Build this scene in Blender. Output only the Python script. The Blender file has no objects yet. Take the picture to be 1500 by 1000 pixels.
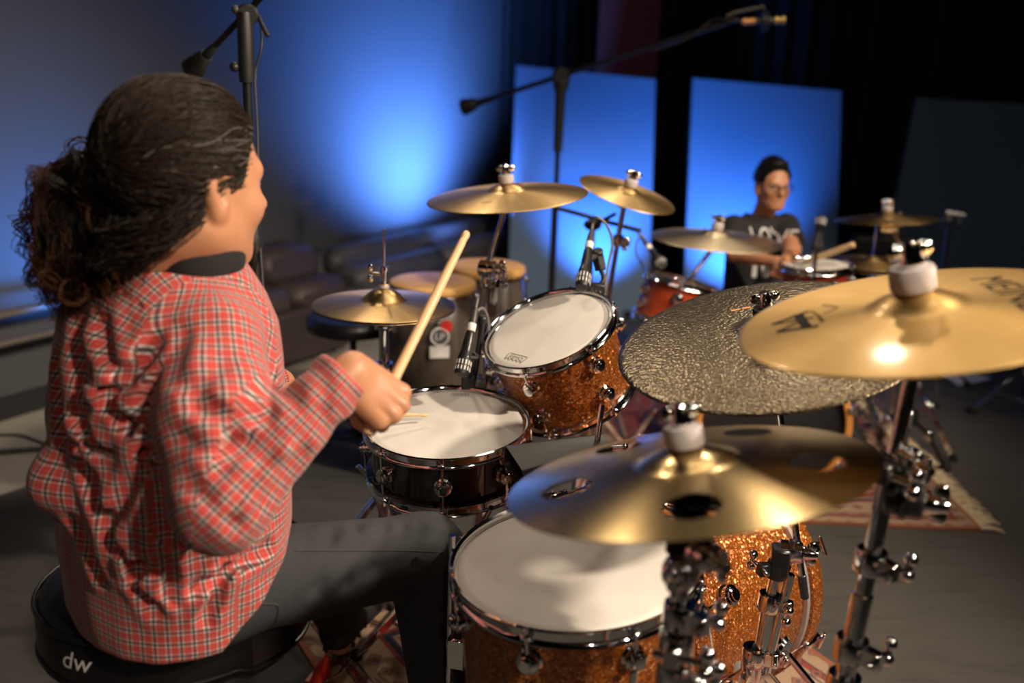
import bpy, math, random
import numpy as np
from mathutils import Matrix, Vector
from mathutils.geometry import delaunay_2d_cdt

random.seed(7)
RNG = np.random.default_rng(11)
SC = bpy.context.scene
COL = SC.collection

# ------------------------------------------------------------------ camera
CAM_H = 1.45
F_PX = 1458.0
PITCH, ROLL = math.radians(15.5), math.radians(2.0)
_F = np.array([0, math.cos(PITCH), -math.sin(PITCH)])
_R0 = np.array([1.0, 0, 0]); _U0 = np.array([0, math.sin(PITCH), math.cos(PITCH)])
_U = math.cos(ROLL) * _U0 - math.sin(ROLL) * _R0
_R = math.cos(ROLL) * _R0 + math.sin(ROLL) * _U0
_C = np.array([0, 0, CAM_H])
cam_data = bpy.data.cameras.new('camera')
cam = bpy.data.objects.new('camera', cam_data); COL.objects.link(cam)
cam_data.sensor_width = 36.0
cam_data.lens = 36.0 * F_PX / 1500.0
cm = np.eye(4); cm[:3, 0] = _R; cm[:3, 1] = _U; cm[:3, 2] = -_F; cm[:3, 3] = _C
cam.matrix_world = Matrix(cm.tolist())
cam_data.clip_start = 0.05
cam_data.dof.use_dof = True
cam_data.dof.focus_distance = 1.93
cam_data.dof.aperture_fstop = 1.8
SC.camera = cam

def at(px, py, d):
    """world point seen at photo pixel (px, py), d metres along the optical axis"""
    return _C + d * (_F + (px - 750) / F_PX * _R - (py - 500) / F_PX * _U)

def atz(px, py, z):
    v = _F + (px - 750) / F_PX * _R - (py - 500) / F_PX * _U
    return _C + v * (z - CAM_H) / v[2]

# ------------------------------------------------------------------ world, view, lights
SC.view_settings.view_transform = 'Standard'
SC.view_settings.look = 'None'
SC.view_settings.gamma = 1.0
SC.view_settings.use_curve_mapping = False
SC.view_settings.exposure = 0.12
world = bpy.data.worlds.new('world'); SC.world = world
world.use_nodes = True
world.node_tree.nodes['Background'].inputs[0].default_value = (0.5, 0.6, 0.8, 1)
world.node_tree.nodes['Background'].inputs[1].default_value = 0.004

def look(loc, tgt):
    d = Vector(tgt) - Vector(loc)
    return d.to_track_quat('-Z', 'Y').to_euler()

def area_light(name, loc, tgt, size, power, color, size_y=None, spread=None):
    l = bpy.data.lights.new(name, 'AREA')
    l.energy = power; l.color = color; l.size = size
    if size_y: l.shape = 'RECTANGLE'; l.size_y = size_y
    if spread: l.spread = math.radians(spread)
    o = bpy.data.objects.new(name, l); COL.objects.link(o)
    o.location = loc; o.rotation_euler = look(loc, tgt)
    return o

def spot_light(name, loc, tgt, power, color, angle, blend=0.6, radius=0.05):
    l = bpy.data.lights.new(name, 'SPOT')
    l.energy = power; l.color = color; l.spot_size = math.radians(angle)
    l.spot_blend = blend; l.shadow_soft_size = radius
    o = bpy.data.objects.new(name, l); COL.objects.link(o)
    o.location = loc; o.rotation_euler = look(loc, tgt)
    return o

WARM = (1.0, 0.83, 0.64)
spot_light('key_stage_light', (2.75, 1.25, 3.0), (-0.1, 1.75, 0.8), 620, WARM, 75, 0.7, 0.08)
spot_light('key_stage_light', (1.9, -0.9, 2.9), (-0.2, 1.6, 0.8), 360, WARM, 50, 0.7, 0.08)
spot_light('front_stage_light', (0.5, -2.2, 3.2), (-0.1, 1.6, 0.7), 48, WARM, 44, 0.8, 0.09)
spot_light('boy_fill_light', (2.0, 0.6, 3.5), (1.0, 3.85, 0.85), 520, WARM, 34, 0.8, 0.08)  # fill added from the camera side to brighten the boy's dark face
spot_light('side_stage_light', (3.6, 2.2, 3.3), (0.9, 3.9, 0.6), 190, WARM, 50, 0.8, 0.10)
spot_light('back_stage_light', (0.95, 4.9, 3.8), (0.4, 1.6, 0.9), 80, WARM, 62, 0.8, 0.10)
spot_light('back_stage_light', (-0.9, 4.6, 3.8), (-0.1, 2.3, 0.9), 90, WARM, 55, 0.8, 0.10)
area_light('overhead_fill_light', (0.6, 2.6, 3.8), (0.5, 2.2, 0.0), 1.6, 16, WARM, 0.5)  # added soft overhead fill that gives the cymbals something to reflect
BLUE = (0.02, 0.26, 1.0)
spot_light('blue_wall_uplight', (-0.10, 5.90, 0.56), (-0.72, 6.18, 1.24), 600, (0.10, 0.28, 1.0), 124, 1.0, 0.10)
spot_light('blue_wall_uplight', (-1.45, 3.72, 0.42), (-1.92, 4.02, 0.80), 70, BLUE, 88, 1.0, 0.05)
spot_light('blue_panel_uplight', (0.50, 5.50, 0.16), (0.50, 6.05, 0.78), 215, (0.055, 0.27, 1.0), 84, 1.0, 0.05)
spot_light('blue_panel_uplight', (1.30, 5.50, 0.16), (1.30, 6.05, 0.72), 215, (0.055, 0.27, 1.0), 84, 1.0, 0.05)

# ------------------------------------------------------------------ mesh builder
def frame(origin, z, xhint=(1, 0, 0)):
    z = np.asarray(z, float); z = z / np.linalg.norm(z)
    x = np.asarray(xhint, float); x = x - z * (x @ z)
    if np.linalg.norm(x) < 1e-6:
        x = np.array([0, 1.0, 0]); x = x - z * (x @ z)
    x /= np.linalg.norm(x); y = np.cross(z, x)
    M = np.eye(4); M[:3, 0] = x; M[:3, 1] = y; M[:3, 2] = z; M[:3, 3] = origin
    return M

def T(x, y, z):
    M = np.eye(4); M[:3, 3] = (x, y, z); return M

def RZ(a):
    M = np.eye(4); c, s = math.cos(a), math.sin(a)
    M[:2, :2] = [[c, -s], [s, c]]; return M

def RX(a):
    M = np.eye(4); c, s = math.cos(a), math.sin(a)
    M[1:3, 1:3] = [[c, -s], [s, c]]; return M

def RY(a):
    M = np.eye(4); c, s = math.cos(a), math.sin(a)
    M[0, 0] = c; M[0, 2] = s; M[2, 0] = -s; M[2, 2] = c; return M

class MB:
    def __init__(s):
        s.v = []; s.f = []; s.n = 0
    def add(s, v, f, M=None):
        v = np.asarray(v, float).reshape(-1, 3)
        if M is not None:
            v = v @ M[:3, :3].T + M[:3, 3]
        s.v.append(v)
        n = s.n
        s.f.extend([tuple(i + n for i in q) for q in f])
        s.n += len(v)
        return s
    def lathe(s, prof, n=32, M=None):
        """prof: (r, z) pairs turned about z; r=0 points collapse to one vertex"""
        V = []; rows = []
        for r, z in prof:
            if r < 1e-9:
                rows.append([len(V)]); V.append((0, 0, z))
            else:
                rows.append(list(range(len(V), len(V) + n)))
                V += [(r * math.cos(2 * math.pi * k / n), r * math.sin(2 * math.pi * k / n), z) for k in range(n)]
        F = []
        for a, b in zip(rows[:-1], rows[1:]):
            for k in range(n):
                k2 = (k + 1) % n
                if len(a) == 1 and len(b) == 1: continue
                if len(a) == 1: F.append((a[0], b[k2], b[k]))
                elif len(b) == 1: F.append((a[k], a[k2], b[0]))
                else: F.append((a[k], a[k2], b[k2], b[k]))
        return s.add(V, F, M)
    def cyl(s, p0, p1, r0, r1=None, n=16, cap=True):
        p0 = np.asarray(p0, float); p1 = np.asarray(p1, float)
        L = np.linalg.norm(p1 - p0)
        if r1 is None: r1 = r0
        pr = [(r0, 0), (r1, L)]
        if cap:
            c = min(r0, r1, L) * 0.18
            pr = [(0, 0), (r0 - c, 0), (r0, c), (r1, L - c), (r1 - c, L), (0, L)]
        return s.lathe(pr, n, frame(p0, p1 - p0))
    def tube(s, pts, r, n=10):
        P = np.asarray(pts, float); m = len(P)
        rr = np.full(m, r, float) if np.isscalar(r) else np.asarray(r, float)
        t = np.gradient(P, axis=0); t /= np.linalg.norm(t, axis=1)[:, None] + 1e-12
        u = np.cross(t[0], [0, 0, 1.0])
        if np.linalg.norm(u) < 1e-3: u = np.cross(t[0], [0, 1.0, 0])
        u /= np.linalg.norm(u); V = []
        for i in range(m):
            u = u - t[i] * (u @ t[i]); u /= np.linalg.norm(u); w = np.cross(t[i], u)
            a = np.arange(n) * 2 * math.pi / n
            V.append(P[i] + rr[i] * (np.cos(a)[:, None] * u + np.sin(a)[:, None] * w))
        V = np.vstack(V); F = []
        for i in range(m - 1):
            for k in range(n):
                k2 = (k + 1) % n
                F.append((i * n + k, i * n + k2, (i + 1) * n + k2, (i + 1) * n + k))
        F.append(tuple(range(n - 1, -1, -1))); F.append(tuple((m - 1) * n + k for k in range(n)))
        return s.add(V, F)
    def box(s, sx, sy, sz, M=None, c=None):
        """chamfered box centred on M"""
        h = np.array([sx, sy, sz]) / 2.0
        if c is None: c = min(h) * 0.22
        V = []; idx = {}
        for ax in range(3):
            for sg in (-1, 1):
                for a in (-1, 1):
                    for b in (-1, 1):
                        p = np.zeros(3); o = [k for k in range(3) if k != ax]
                        p[ax] = sg * h[ax]; p[o[0]] = a * (h[o[0]] - c); p[o[1]] = b * (h[o[1]] - c)
                        sgn = [0, 0, 0]; sgn[ax] = sg; sgn[o[0]] = a; sgn[o[1]] = b
                        idx[(ax, tuple(sgn))] = len(V); V.append(p)
        F = []
        def q(ids):
            P = np.array([V[i] for i in ids]); nrm = np.cross(P[1] - P[0], P[2] - P[0])
            F.append(tuple(ids) if nrm @ P.mean(0) > 0 else tuple(reversed(ids)))
        for ax in range(3):
            o = [k for k in range(3) if k != ax]
            for sg in (-1, 1):
                ids = []
                for a, b in ((-1, -1), (1, -1), (1, 1), (-1, 1)):
                    g = [0, 0, 0]; g[ax] = sg; g[o[0]] = a; g[o[1]] = b; ids.append(idx[(ax, tuple(g))])
                q(ids)
        for ax in range(3):
            o = [k for k in range(3) if k != ax]
            for a in (-1, 1):
                for b in (-1, 1):
                    ids = []
                    for sg in (-1, 1):
                        g = [0, 0, 0]; g[ax] = sg; g[o[0]] = a; g[o[1]] = b
                        ids.append((idx[(o[0], tuple(g))], idx[(o[1], tuple(g))]))
                    q([ids[0][0], ids[0][1], ids[1][1], ids[1][0]])
        for sx_ in (-1, 1):
            for sy_ in (-1, 1):
                for sz_ in (-1, 1):
                    g = (sx_, sy_, sz_)
                    q([idx[(0, g)], idx[(1, g)], idx[(2, g)]])
        return s.add(V, F, M)
    def bar(s, p0, p1, w, h, up=(0, 0, 1)):
        p0 = np.asarray(p0, float); p1 = np.asarray(p1, float)
        L = np.linalg.norm(p1 - p0)
        M = frame((p0 + p1) / 2, p1 - p0, up)
        return s.box(w, h, L, M)
    def ball(s, c, r, n=14, M=None):
        r3 = np.full(3, r, float) if np.isscalar(r) else np.asarray(r, float)
        m = max(5, n // 2)
        pr = [(math.sin(math.pi * k / m), -math.cos(math.pi * k / m)) for k in range(m + 1)]
        pr[0] = (0, -1); pr[-1] = (0, 1)
        A = np.diag([*r3, 1.0]); A[:3, 3] = c
        return s.lathe(pr, n, A if M is None else M @ A)
    def torus(s, R, r, M=None, n=40, m=10):
        a = np.arange(n) * 2 * math.pi / n; b = np.arange(m) * 2 * math.pi / m
        A, B = np.meshgrid(a, b, indexing='ij')
        V = np.stack([(R + r * np.cos(B)) * np.cos(A), (R + r * np.cos(B)) * np.sin(A), r * np.sin(B)], -1).reshape(-1, 3)
        F = [(i * m + j, ((i + 1) % n) * m + j, ((i + 1) % n) * m + (j + 1) % m, i * m + (j + 1) % m) for i in range(n) for j in range(m)]
        return s.add(V, F, M)
    def ribbon(s, pts, r, up=(0, 0, 1), n=8):
        return s.tube(pts, r, n)

def spline(pts, n=24):
    """Catmull-Rom through pts"""
    P = np.asarray(pts, float); P = np.vstack([2 * P[0] - P[1], P, 2 * P[-1] - P[-2]])
    out = []
    for i in range(1, len(P) - 2):
        for t in np.linspace(0, 1, n, endpoint=False):
            a, b, c, d = P[i - 1], P[i], P[i + 1], P[i + 2]
            out.append(0.5 * (2 * b + (c - a) * t + (2 * a - 5 * b + 4 * c - d) * t * t + (3 * b - a - 3 * c + d) * t ** 3))
    out.append(P[-2]); return np.array(out)

WM = {}          # world matrix of every thing

def raw_mesh(name, V, F, smooth=True, sharp=40):
    me = bpy.data.meshes.new(name)
    me.from_pydata(np.asarray(V, float).tolist(), [], F)
    me.validate()
    if smooth:
        me.polygons.foreach_set('use_smooth', [True] * len(me.polygons))
        if sharp: me.set_sharp_from_angle(angle=math.radians(sharp))
    me.update()
    return me

def fast_mesh(name, V, Q, smooth=True):
    """V (n,3), Q (m,k) arrays of same-size faces"""
    V = np.ascontiguousarray(V, np.float32); Q = np.ascontiguousarray(Q, np.int32)
    me = bpy.data.meshes.new(name)
    me.vertices.add(len(V)); me.vertices.foreach_set('co', V.ravel())
    m, k = Q.shape
    me.loops.add(m * k); me.loops.foreach_set('vertex_index', Q.ravel())
    me.polygons.add(m); me.polygons.foreach_set('loop_start', np.arange(0, m * k, k, dtype=np.int32))
    me.polygons.foreach_set('use_smooth', np.full(m, smooth))
    me.update(calc_edges=True)
    return me

def thing(name, label, cat, M=None, group=None):
    o = bpy.data.objects.new(name, None); COL.objects.link(o)
    o.empty_display_size = 0.05
    M = np.eye(4) if M is None else (T(*M) if len(np.shape(M)) == 1 else M)
    o.matrix_world = Matrix(M.tolist()); WM[o.name] = M
    o['label'] = label; o['category'] = cat
    if group: o['group'] = group
    return o

def root_matrix(p):
    while p.parent is not None: p = p.parent
    return WM.get(p.name, np.eye(4))

def put(name, me, mat, parent=None, kind=None, label=None):
    o = bpy.data.objects.new(name, me); COL.objects.link(o)
    for m in (mat if isinstance(mat, (list, tuple)) else [mat]): me.materials.append(m)
    if parent is not None: o.parent = parent
    if kind: o['kind'] = kind
    if label: o['label'] = label
    return o

def obj(name, mb, mat, parent=None, world=False, smooth=True, sharp=40, kind=None, label=None):
    V = np.vstack(mb.v)
    if world and parent is not None:
        Mi = np.linalg.inv(root_matrix(parent)); V = V @ Mi[:3, :3].T + Mi[:3, 3]
    return put(name, raw_mesh(name, V, mb.f, smooth, sharp), mat, parent, kind, label)

def single(name, mb, mat, label, cat, M=None, group=None, smooth=True, sharp=40, world=False):
    """a thing that is one mesh"""
    M = np.eye(4) if M is None else (T(*M) if len(np.shape(M)) == 1 else M)
    V = np.vstack(mb.v)
    if world:
        Mi = np.linalg.inv(M); V = V @ Mi[:3, :3].T + Mi[:3, 3]
    o = put(name, raw_mesh(name, V, mb.f, smooth, sharp), mat)
    o.matrix_world = Matrix(M.tolist()); WM[o.name] = M
    o['label'] = label; o['category'] = cat
    if group: o['group'] = group
    return o

def copy_child(ch, parent):
    c = ch.copy(); COL.objects.link(c); c.parent = parent
    for g in list(ch.children):
        copy_child(g, c)
    return c

def dup(root, M, label, group=None):
    r = root.copy(); COL.objects.link(r); r.matrix_world = Matrix(M.tolist()); WM[r.name] = M
    r['label'] = label
    if group: r['group'] = group
    for ch in list(root.children): copy_child(ch, r)
    return r

def struct(name, mb, mat, smooth=False):
    o = obj(name, mb, mat, None, smooth=smooth); o['kind'] = 'structure'; return o

def text_geo(s, size):
    """flat lettering as triangles: (verts 2D, faces), centred on the origin"""
    cu = bpy.data.curves.new('lettering', 'FONT'); cu.body = s; cu.size = size
    cu.align_x = 'CENTER'; cu.align_y = 'CENTER'; cu.resolution_u = 3
    o = bpy.data.objects.new('lettering', cu); COL.objects.link(o)
    dg = bpy.context.evaluated_depsgraph_get(); dg.update()
    me = o.evaluated_get(dg).to_mesh()
    V = np.array([v.co[:] for v in me.vertices]).reshape(-1, 3); F = [tuple(p.vertices) for p in me.polygons]
    o.evaluated_get(dg).to_mesh_clear()
    bpy.data.objects.remove(o); bpy.data.curves.remove(cu)
    return V[:, :2], F
# ------------------------------------------------------------------ materials
class NT:
    def __init__(s, name):
        s.m = bpy.data.materials.new(name); s.m.use_nodes = True
        s.t = s.m.node_tree; s.b = s.t.nodes['Principled BSDF']
    def n(s, typ, **kw):
        nd = s.t.nodes.new(typ)
        for k, v in kw.items():
            if k.startswith('_'): setattr(nd, k[1:], v)
        return nd
    def l(s, a, b): s.t.links.new(a, b)
    def set(s, **kw):
        for k, v in kw.items():
            s.b.inputs[k.replace('_', ' ')].default_value = v
        return s
    def obj(s): return s.n('ShaderNodeTexCoord').outputs['Object']
    def uv(s): return s.n('ShaderNodeTexCoord').outputs['UV']
    def noise(s, vec, scale, detail=3, rough=0.5):
        nd = s.n('ShaderNodeTexNoise'); nd.inputs['Scale'].default_value = scale
        nd.inputs['Detail'].default_value = detail; nd.inputs['Roughness'].default_value = rough
        if vec is not None: s.l(vec, nd.inputs['Vector'])
        return nd
    def voro(s, vec, scale, feature='F1'):
        nd = s.n('ShaderNodeTexVoronoi', _feature=feature); nd.inputs['Scale'].default_value = scale
        s.l(vec, nd.inputs['Vector']); return nd
    def ramp(s, fac, stops, interp='LINEAR'):
        nd = s.n('ShaderNodeValToRGB'); e = nd.color_ramp; e.interpolation = interp
        while len(e.elements) < len(stops): e.elements.new(0.5)
        for el, (p, c) in zip(e.elements, stops):
            el.position = p; el.color = (*c, 1) if len(c) == 3 else c
        s.l(fac, nd.inputs['Fac']); return nd.outputs['Color']
    def mix(s, fac, a, b, blend='MIX'):
        nd = s.n('ShaderNodeMix', _data_type='RGBA', _blend_type=blend)
        for sock, v in ((nd.inputs['Factor'], fac), (nd.inputs[6], a), (nd.inputs[7], b)):
            if hasattr(v, 'is_output'): s.l(v, sock)
            elif isinstance(v, (int, float)): sock.default_value = v
            else: sock.default_value = (*v, 1) if len(v) == 3 else v
        return nd.outputs[2]
    def math(s, op, a, b=None, c=None, clamp=False):
        nd = s.n('ShaderNodeMath', _operation=op, _use_clamp=clamp)
        for i, v in enumerate((a, b, c)):
            if v is None: continue
            if hasattr(v, 'is_output'): s.l(v, nd.inputs[i])
            else: nd.inputs[i].default_value = v
        return nd.outputs[0]
    def sep(s, vec):
        nd = s.n('ShaderNodeSeparateXYZ'); s.l(vec, nd.inputs[0]); return nd.outputs
    def comb(s, x, y, z):
        nd = s.n('ShaderNodeCombineXYZ')
        for i, v in enumerate((x, y, z)):
            if hasattr(v, 'is_output'): s.l(v, nd.inputs[i])
            else: nd.inputs[i].default_value = v
        return nd.outputs[0]
    def scale(s, vec, sc):
        nd = s.n('ShaderNodeMapping'); nd.inputs['Scale'].default_value = sc
        s.l(vec, nd.inputs['Vector']); return nd.outputs[0]
    def bump(s, h, strength=0.3, dist=0.002):
        nd = s.n('ShaderNodeBump'); nd.inputs['Strength'].default_value = strength
        nd.inputs['Distance'].default_value = dist; s.l(h, nd.inputs['Height'])
        s.l(nd.outputs[0], s.b.inputs['Normal']); return nd
    def base(s, c):
        if hasattr(c, 'is_output'): s.l(c, s.b.inputs['Base Color'])
        else: s.b.inputs['Base Color'].default_value = (*c, 1)
        return s
    def rough(s, v):
        if hasattr(v, 'is_output'): s.l(v, s.b.inputs['Roughness'])
        else: s.b.inputs['Roughness'].default_value = v
        return s

def plain(name, c, rough=0.5, metal=0.0, var=0.12, vs=30.0, **kw):
    """one colour with a slight procedural unevenness"""
    t = NT(name); v = t.noise(t.obj(), vs, 3)
    col = t.mix(v.outputs['Fac'], [x * (1 - var) for x in c], [min(1, x * (1 + var)) for x in c])
    t.base(col).rough(rough); t.set(Metallic=metal, **kw)
    return t.m

def chrome():
    t = NT('chrome'); v = t.noise(t.obj(), 40, 3)
    t.base((0.82, 0.83, 0.85)).rough(t.ramp(v.outputs['Fac'], [(0.3, (.05,) * 3), (0.8, (.12,) * 3)])); t.set(Metallic=1.0)
    return t.m

def sparkle():
    t = NT('orange_sparkle_wrap'); o = t.obj()
    v = t.voro(o, 430); v2 = t.voro(o, 260)
    c = t.ramp(t.sep(v.outputs['Color'])[0], [(0, (.22, .050, .004)), (0.55, (.36, .092, .009)), (0.90, (.52, .16, .025)), (1, (.95, .60, .30))])
    t.base(c).set(Metallic=0.5, Roughness=0.3, Coat_Weight=0.6, Coat_Roughness=0.06)
    nm = t.n('ShaderNodeVectorMath', _operation='SUBTRACT'); t.l(v2.outputs['Color'], nm.inputs[0]); nm.inputs[1].default_value = (.5, .5, .5)
    sc = t.n('ShaderNodeVectorMath', _operation='SCALE'); t.l(nm.outputs[0], sc.inputs[0]); sc.inputs['Scale'].default_value = 0.85
    g = t.n('ShaderNodeNewGeometry'); ad = t.n('ShaderNodeVectorMath', _operation='ADD'); t.l(g.outputs['Normal'], ad.inputs[0]); t.l(sc.outputs[0], ad.inputs[1])
    nn = t.n('ShaderNodeVectorMath', _operation='NORMALIZE'); t.l(ad.outputs[0], nn.inputs[0]); t.l(nn.outputs[0], t.b.inputs['Normal'])
    return t.m

def cymbal_mat(name, c0, c1, rough=0.26, ring=0.35, mottled=0.5, coat=0.2):
    t = NT(name); o = t.obj(); x, y, z = t.sep(o)
    r = t.math('SQRT', t.math('ADD', t.math('MULTIPLY', x, x), t.math('MULTIPLY', y, y)))
    ang = t.math('ARCTAN2', y, x)
    rn = t.noise(t.comb(t.math('MULTIPLY', r, 330.0), t.math('MULTIPLY', ang, 0.9), 0.0), 1.0, 2)
    patch = t.noise(o, 9, 4, 0.6)
    streak = t.noise(t.comb(t.math('MULTIPLY', ang, 2.2), t.math('MULTIPLY', r, 1.5), 0.0), 1.6, 3)
    f = t.math('ADD', t.math('MULTIPLY', patch.outputs['Fac'], mottled), t.math('MULTIPLY', streak.outputs['Fac'], 1 - mottled))
    c = t.mix(t.ramp(f, [(0.36, (0, 0, 0)), (0.64, (1, 1, 1))]), c0, c1)
    c = t.mix(t.math('MULTIPLY', rn.outputs['Fac'], 0.35), c, [v * 0.55 for v in c0])
    t.base(c).set(Metallic=1.0, Roughness=rough, Anisotropic=0.6, Anisotropic_Rotation=0.25, Coat_Weight=coat, Coat_Roughness=0.13)
    tg = t.n('ShaderNodeTangent', _direction_type='RADIAL', _axis='Z'); t.l(tg.outputs[0], t.b.inputs['Tangent'])
    t.bump(rn.outputs['Fac'], ring, 0.0006)
    return t.m

def hammered():
    t = NT('dark_hammered_bronze'); o = t.obj()
    v = t.voro(o, 185, 'SMOOTH_F1'); n = t.noise(o, 12, 4, 0.6)
    c = t.mix(n.outputs['Fac'], (.12, .093, .055), (.27, .215, .14))
    sp = t.noise(o, 160, 2)
    c = t.mix(t.ramp(sp.outputs['Fac'], [(0.5, (0, 0, 0)), (0.68, (1, 1, 1))]), c, (.09, .07, .045))
    t.base(c).set(Metallic=1.0, Roughness=0.34)
    t.bump(v.outputs['Distance'], 0.6, 0.0024)
    return t.m

def head_mat(name, c=(.70, .665, .61)):
    t = NT(name); o = t.obj(); n = t.noise(o, 7, 5, 0.65)
    c_ = t.mix(t.ramp(n.outputs['Fac'], [(0.42, (0, 0, 0)), (0.75, (1, 1, 1))]), c, [v * 0.86 for v in c])
    x, y, z = t.sep(o); r = t.math('SQRT', t.math('ADD', t.math('MULTIPLY', x, x), t.math('MULTIPLY', y, y)))
    wear = t.math('MULTIPLY', t.ramp(r, [(0.0, (1, 1, 1)), (0.07, (0, 0, 0))]), t.noise(o, 30, 4, 0.7).outputs['Fac'])
    t.base(t.mix(t.math('MULTIPLY', wear, 0.55), c_, (.50, .44, .36))).set(Roughness=0.55)
    t.bump(t.noise(o, 900, 2).outputs['Fac'], 0.12, 0.0005)
    return t.m

def plaid():
    t = NT('red_plaid_flannel'); u = t.uv(); x, y, z = t.sep(u)
    P = 0.0196
    red, blk, wht, pale = (.50, .034, .028), (.008, .007, .010), (.64, .61, .58), (.60, .19, .14)
    def band(c):
        f = t.math('FRACT', t.math('DIVIDE', c, P))
        return t.ramp(f, [(0.0, wht), (0.13, blk), (0.33, wht), (0.46, red), (0.70, pale), (0.745, red)], 'CONSTANT')
    a, b = band(x), band(y)
    # twill: warp on top at half the threads
    s = t.math('ADD', x, y)
    w = t.math('GREATER_THAN', t.math('FRACT', t.math('MULTIPLY', s, 620.0)), 0.5)
    c = t.mix(t.math('ADD', t.math('MULTIPLY', w, 0.16), 0.42), a, b)
    c = t.mix(0.5, c, t.mix(1.0, a, b, 'DARKEN'))
    v = t.noise(t.obj(), 60, 3)
    c = t.mix(t.math('MULTIPLY', v.outputs['Fac'], 0.18), c, (.25, .10, .09))
    t.base(c).set(Roughness=0.85, Sheen_Weight=0.15)
    t.bump(t.noise(t.obj(), 260, 3).outputs['Fac'], 0.25, 0.0012)
    return t.m

def denim():
    t = NT('charcoal_denim'); o = t.obj()
    n = t.noise(o, 7, 4, 0.6); w = t.noise(t.scale(o, (60, 60, 500)), 1.5, 2)
    c = t.mix(n.outputs['Fac'], (.009, .010, .013), (.034, .036, .041))
    c = t.mix(t.math('MULTIPLY', w.outputs['Fac'], 0.4), c, (.05, .053, .058))
    t.base(c).set(Roughness=0.85); t.bump(w.outputs['Fac'], 0.2, 0.0006)
    return t.m

def skin(name, c=(.50, .235, .125)):
    t = NT(name); o = t.obj(); n = t.noise(o, 22, 4, 0.6); p = t.noise(o, 420, 3)
    cc = t.mix(n.outputs['Fac'], [v * 0.84 for v in c], [min(1, v * 1.14) for v in c])
    cc = t.mix(t.math('MULTIPLY', t.ramp(t.noise(o, 9, 2).outputs['Fac'], [(.5, (0, 0, 0)), (.75, (1, 1, 1))]), 0.25), cc, (c[0], c[1] * .72, c[2] * .62))
    t.base(cc).set(Roughness=0.46, Subsurface_Weight=0.12, Subsurface_Scale=0.01)
    t.b.inputs['Subsurface Radius'].default_value = (1.0, 0.4, 0.2)
    t.bump(p.outputs['Fac'], 0.14, 0.0008)
    return t.m

def hair_mat(name):
    t = NT(name); a = t.n('ShaderNodeAttribute', _attribute_name='strand_colour')
    t.base(a.outputs['Color']).set(Roughness=0.40, Metallic=0.0, Specular_IOR_Level=0.2)
    return t.m

def carpet():
    t = NT('dark_grey_carpet'); o = t.obj()
    n = t.noise(o, 1.3, 5, 0.6); f = t.noise(o, 340, 3); m = t.noise(t.scale(o, (3, 14, 1)), 1.4, 4, 0.65)
    c = t.mix(n.outputs['Fac'], (.034, .031, .028), (.074, .068, .060))
    c = t.mix(t.ramp(m.outputs['Fac'], [(0.50, (0, 0, 0)), (0.74, (.7, .7, .7))]), c, (.018, .017, .016))
    c = t.mix(t.math('MULTIPLY', f.outputs['Fac'], 0.5), c, (.07, .065, .06))
    t.base(c).set(Roughness=0.95); t.bump(f.outputs['Fac'], 0.5, 0.004)
    return t.m

def rug_mat(name, hx, hy):
    """Persian rug: nested borders by distance to the edge, motifs inside; object space is centred, half size hx, hy"""
    t = NT(name); o = t.obj(); x, y, z = t.sep(o)
    ax, ay = t.math('ABSOLUTE', x), t.math('ABSOLUTE', y)
    d = t.math('MINIMUM', t.math('SUBTRACT', hx, ax), t.math('SUBTRACT', hy, ay))
    cream, red, navy, rust, dark = (.36, .24, .15), (.24, .028, .02), (.022, .03, .065), (.27, .08, .035), (.035, .012, .01)
    wob = t.noise(o, 26, 2)
    k = t.math('MULTIPLY', d, 3.0)
    band = t.ramp(k, [(0.0, rust), (0.05, cream), (0.17, dark), (0.185, red), (0.245, cream), (0.275, navy), (0.29, cream), (0.56, red), (0.60, navy), (0.66, cream), (0.69, red)], 'CONSTANT')
    # small repeating diamonds in the borders
    g1 = t.math('ADD', t.math('ABSOLUTE', t.math('SUBTRACT', t.math('FRACT', t.math('MULTIPLY', x, 15.0)), 0.5)), t.math('ABSOLUTE', t.math('SUBTRACT', t.math('FRACT', t.math('MULTIPLY', y, 15.0)), 0.5)))
    dia = t.ramp(g1, [(0.0, navy), (0.12, rust), (0.27, (0.02, .02, .05)), (0.33, (1, 1, 1))], 'CONSTANT')
    diam = t.math('LESS_THAN', g1, 0.33)
    inb = t.math('MULTIPLY', t.math('GREATER_THAN', d, 0.015), t.math('LESS_THAN', d, 0.19))
    c = t.mix(t.math('MULTIPLY', t.math('MULTIPLY', diam, inb), 0.85), band, dia)
    # flowers and scrolls in the field
    v = t.voro(t.mix(0.05, o, wob.outputs['Color']), 17)
    fl = t.ramp(v.outputs['Distance'], [(0.0, cream), (0.14, navy), (0.24, rust), (0.32, red), (0.44, navy), (0.47, red), (0.56, cream), (0.60, red)], 'CONSTANT')
    fld = t.math('GREATER_THAN', d, 0.235)
    vc = t.ramp(t.sep(v.outputs['Color'])[1], [(0, red), (.45, red), (.46, navy), (.7, (.28, .05, .04)), (.85, cream)], 'CONSTANT')
    fl = t.mix(t.math('GREATER_THAN', v.outputs['Distance'], 0.5), fl, vc)
    c = t.mix(fld, c, fl)
    pile = t.noise(o, 520, 3); fade = t.noise(o, 2.5, 4)
    c = t.mix(t.math('MULTIPLY', fade.outputs['Fac'], 0.3), c, (.18, .11, .08))
    t.base(c).set(Roughness=0.95); t.bump(pile.outputs['Fac'], 0.5, 0.003)
    return t.m

def wall_paint(name, c):
    t = NT(name); o = t.obj(); n = t.noise(o, 1.6, 4); f = t.noise(o, 260, 2)
    t.base(t.mix(n.outputs['Fac'], [v * .9 for v in c], [v * 1.1 for v in c])).set(Roughness=0.8)
    t.bump(f.outputs['Fac'], 0.12, 0.001); return t.m

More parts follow.
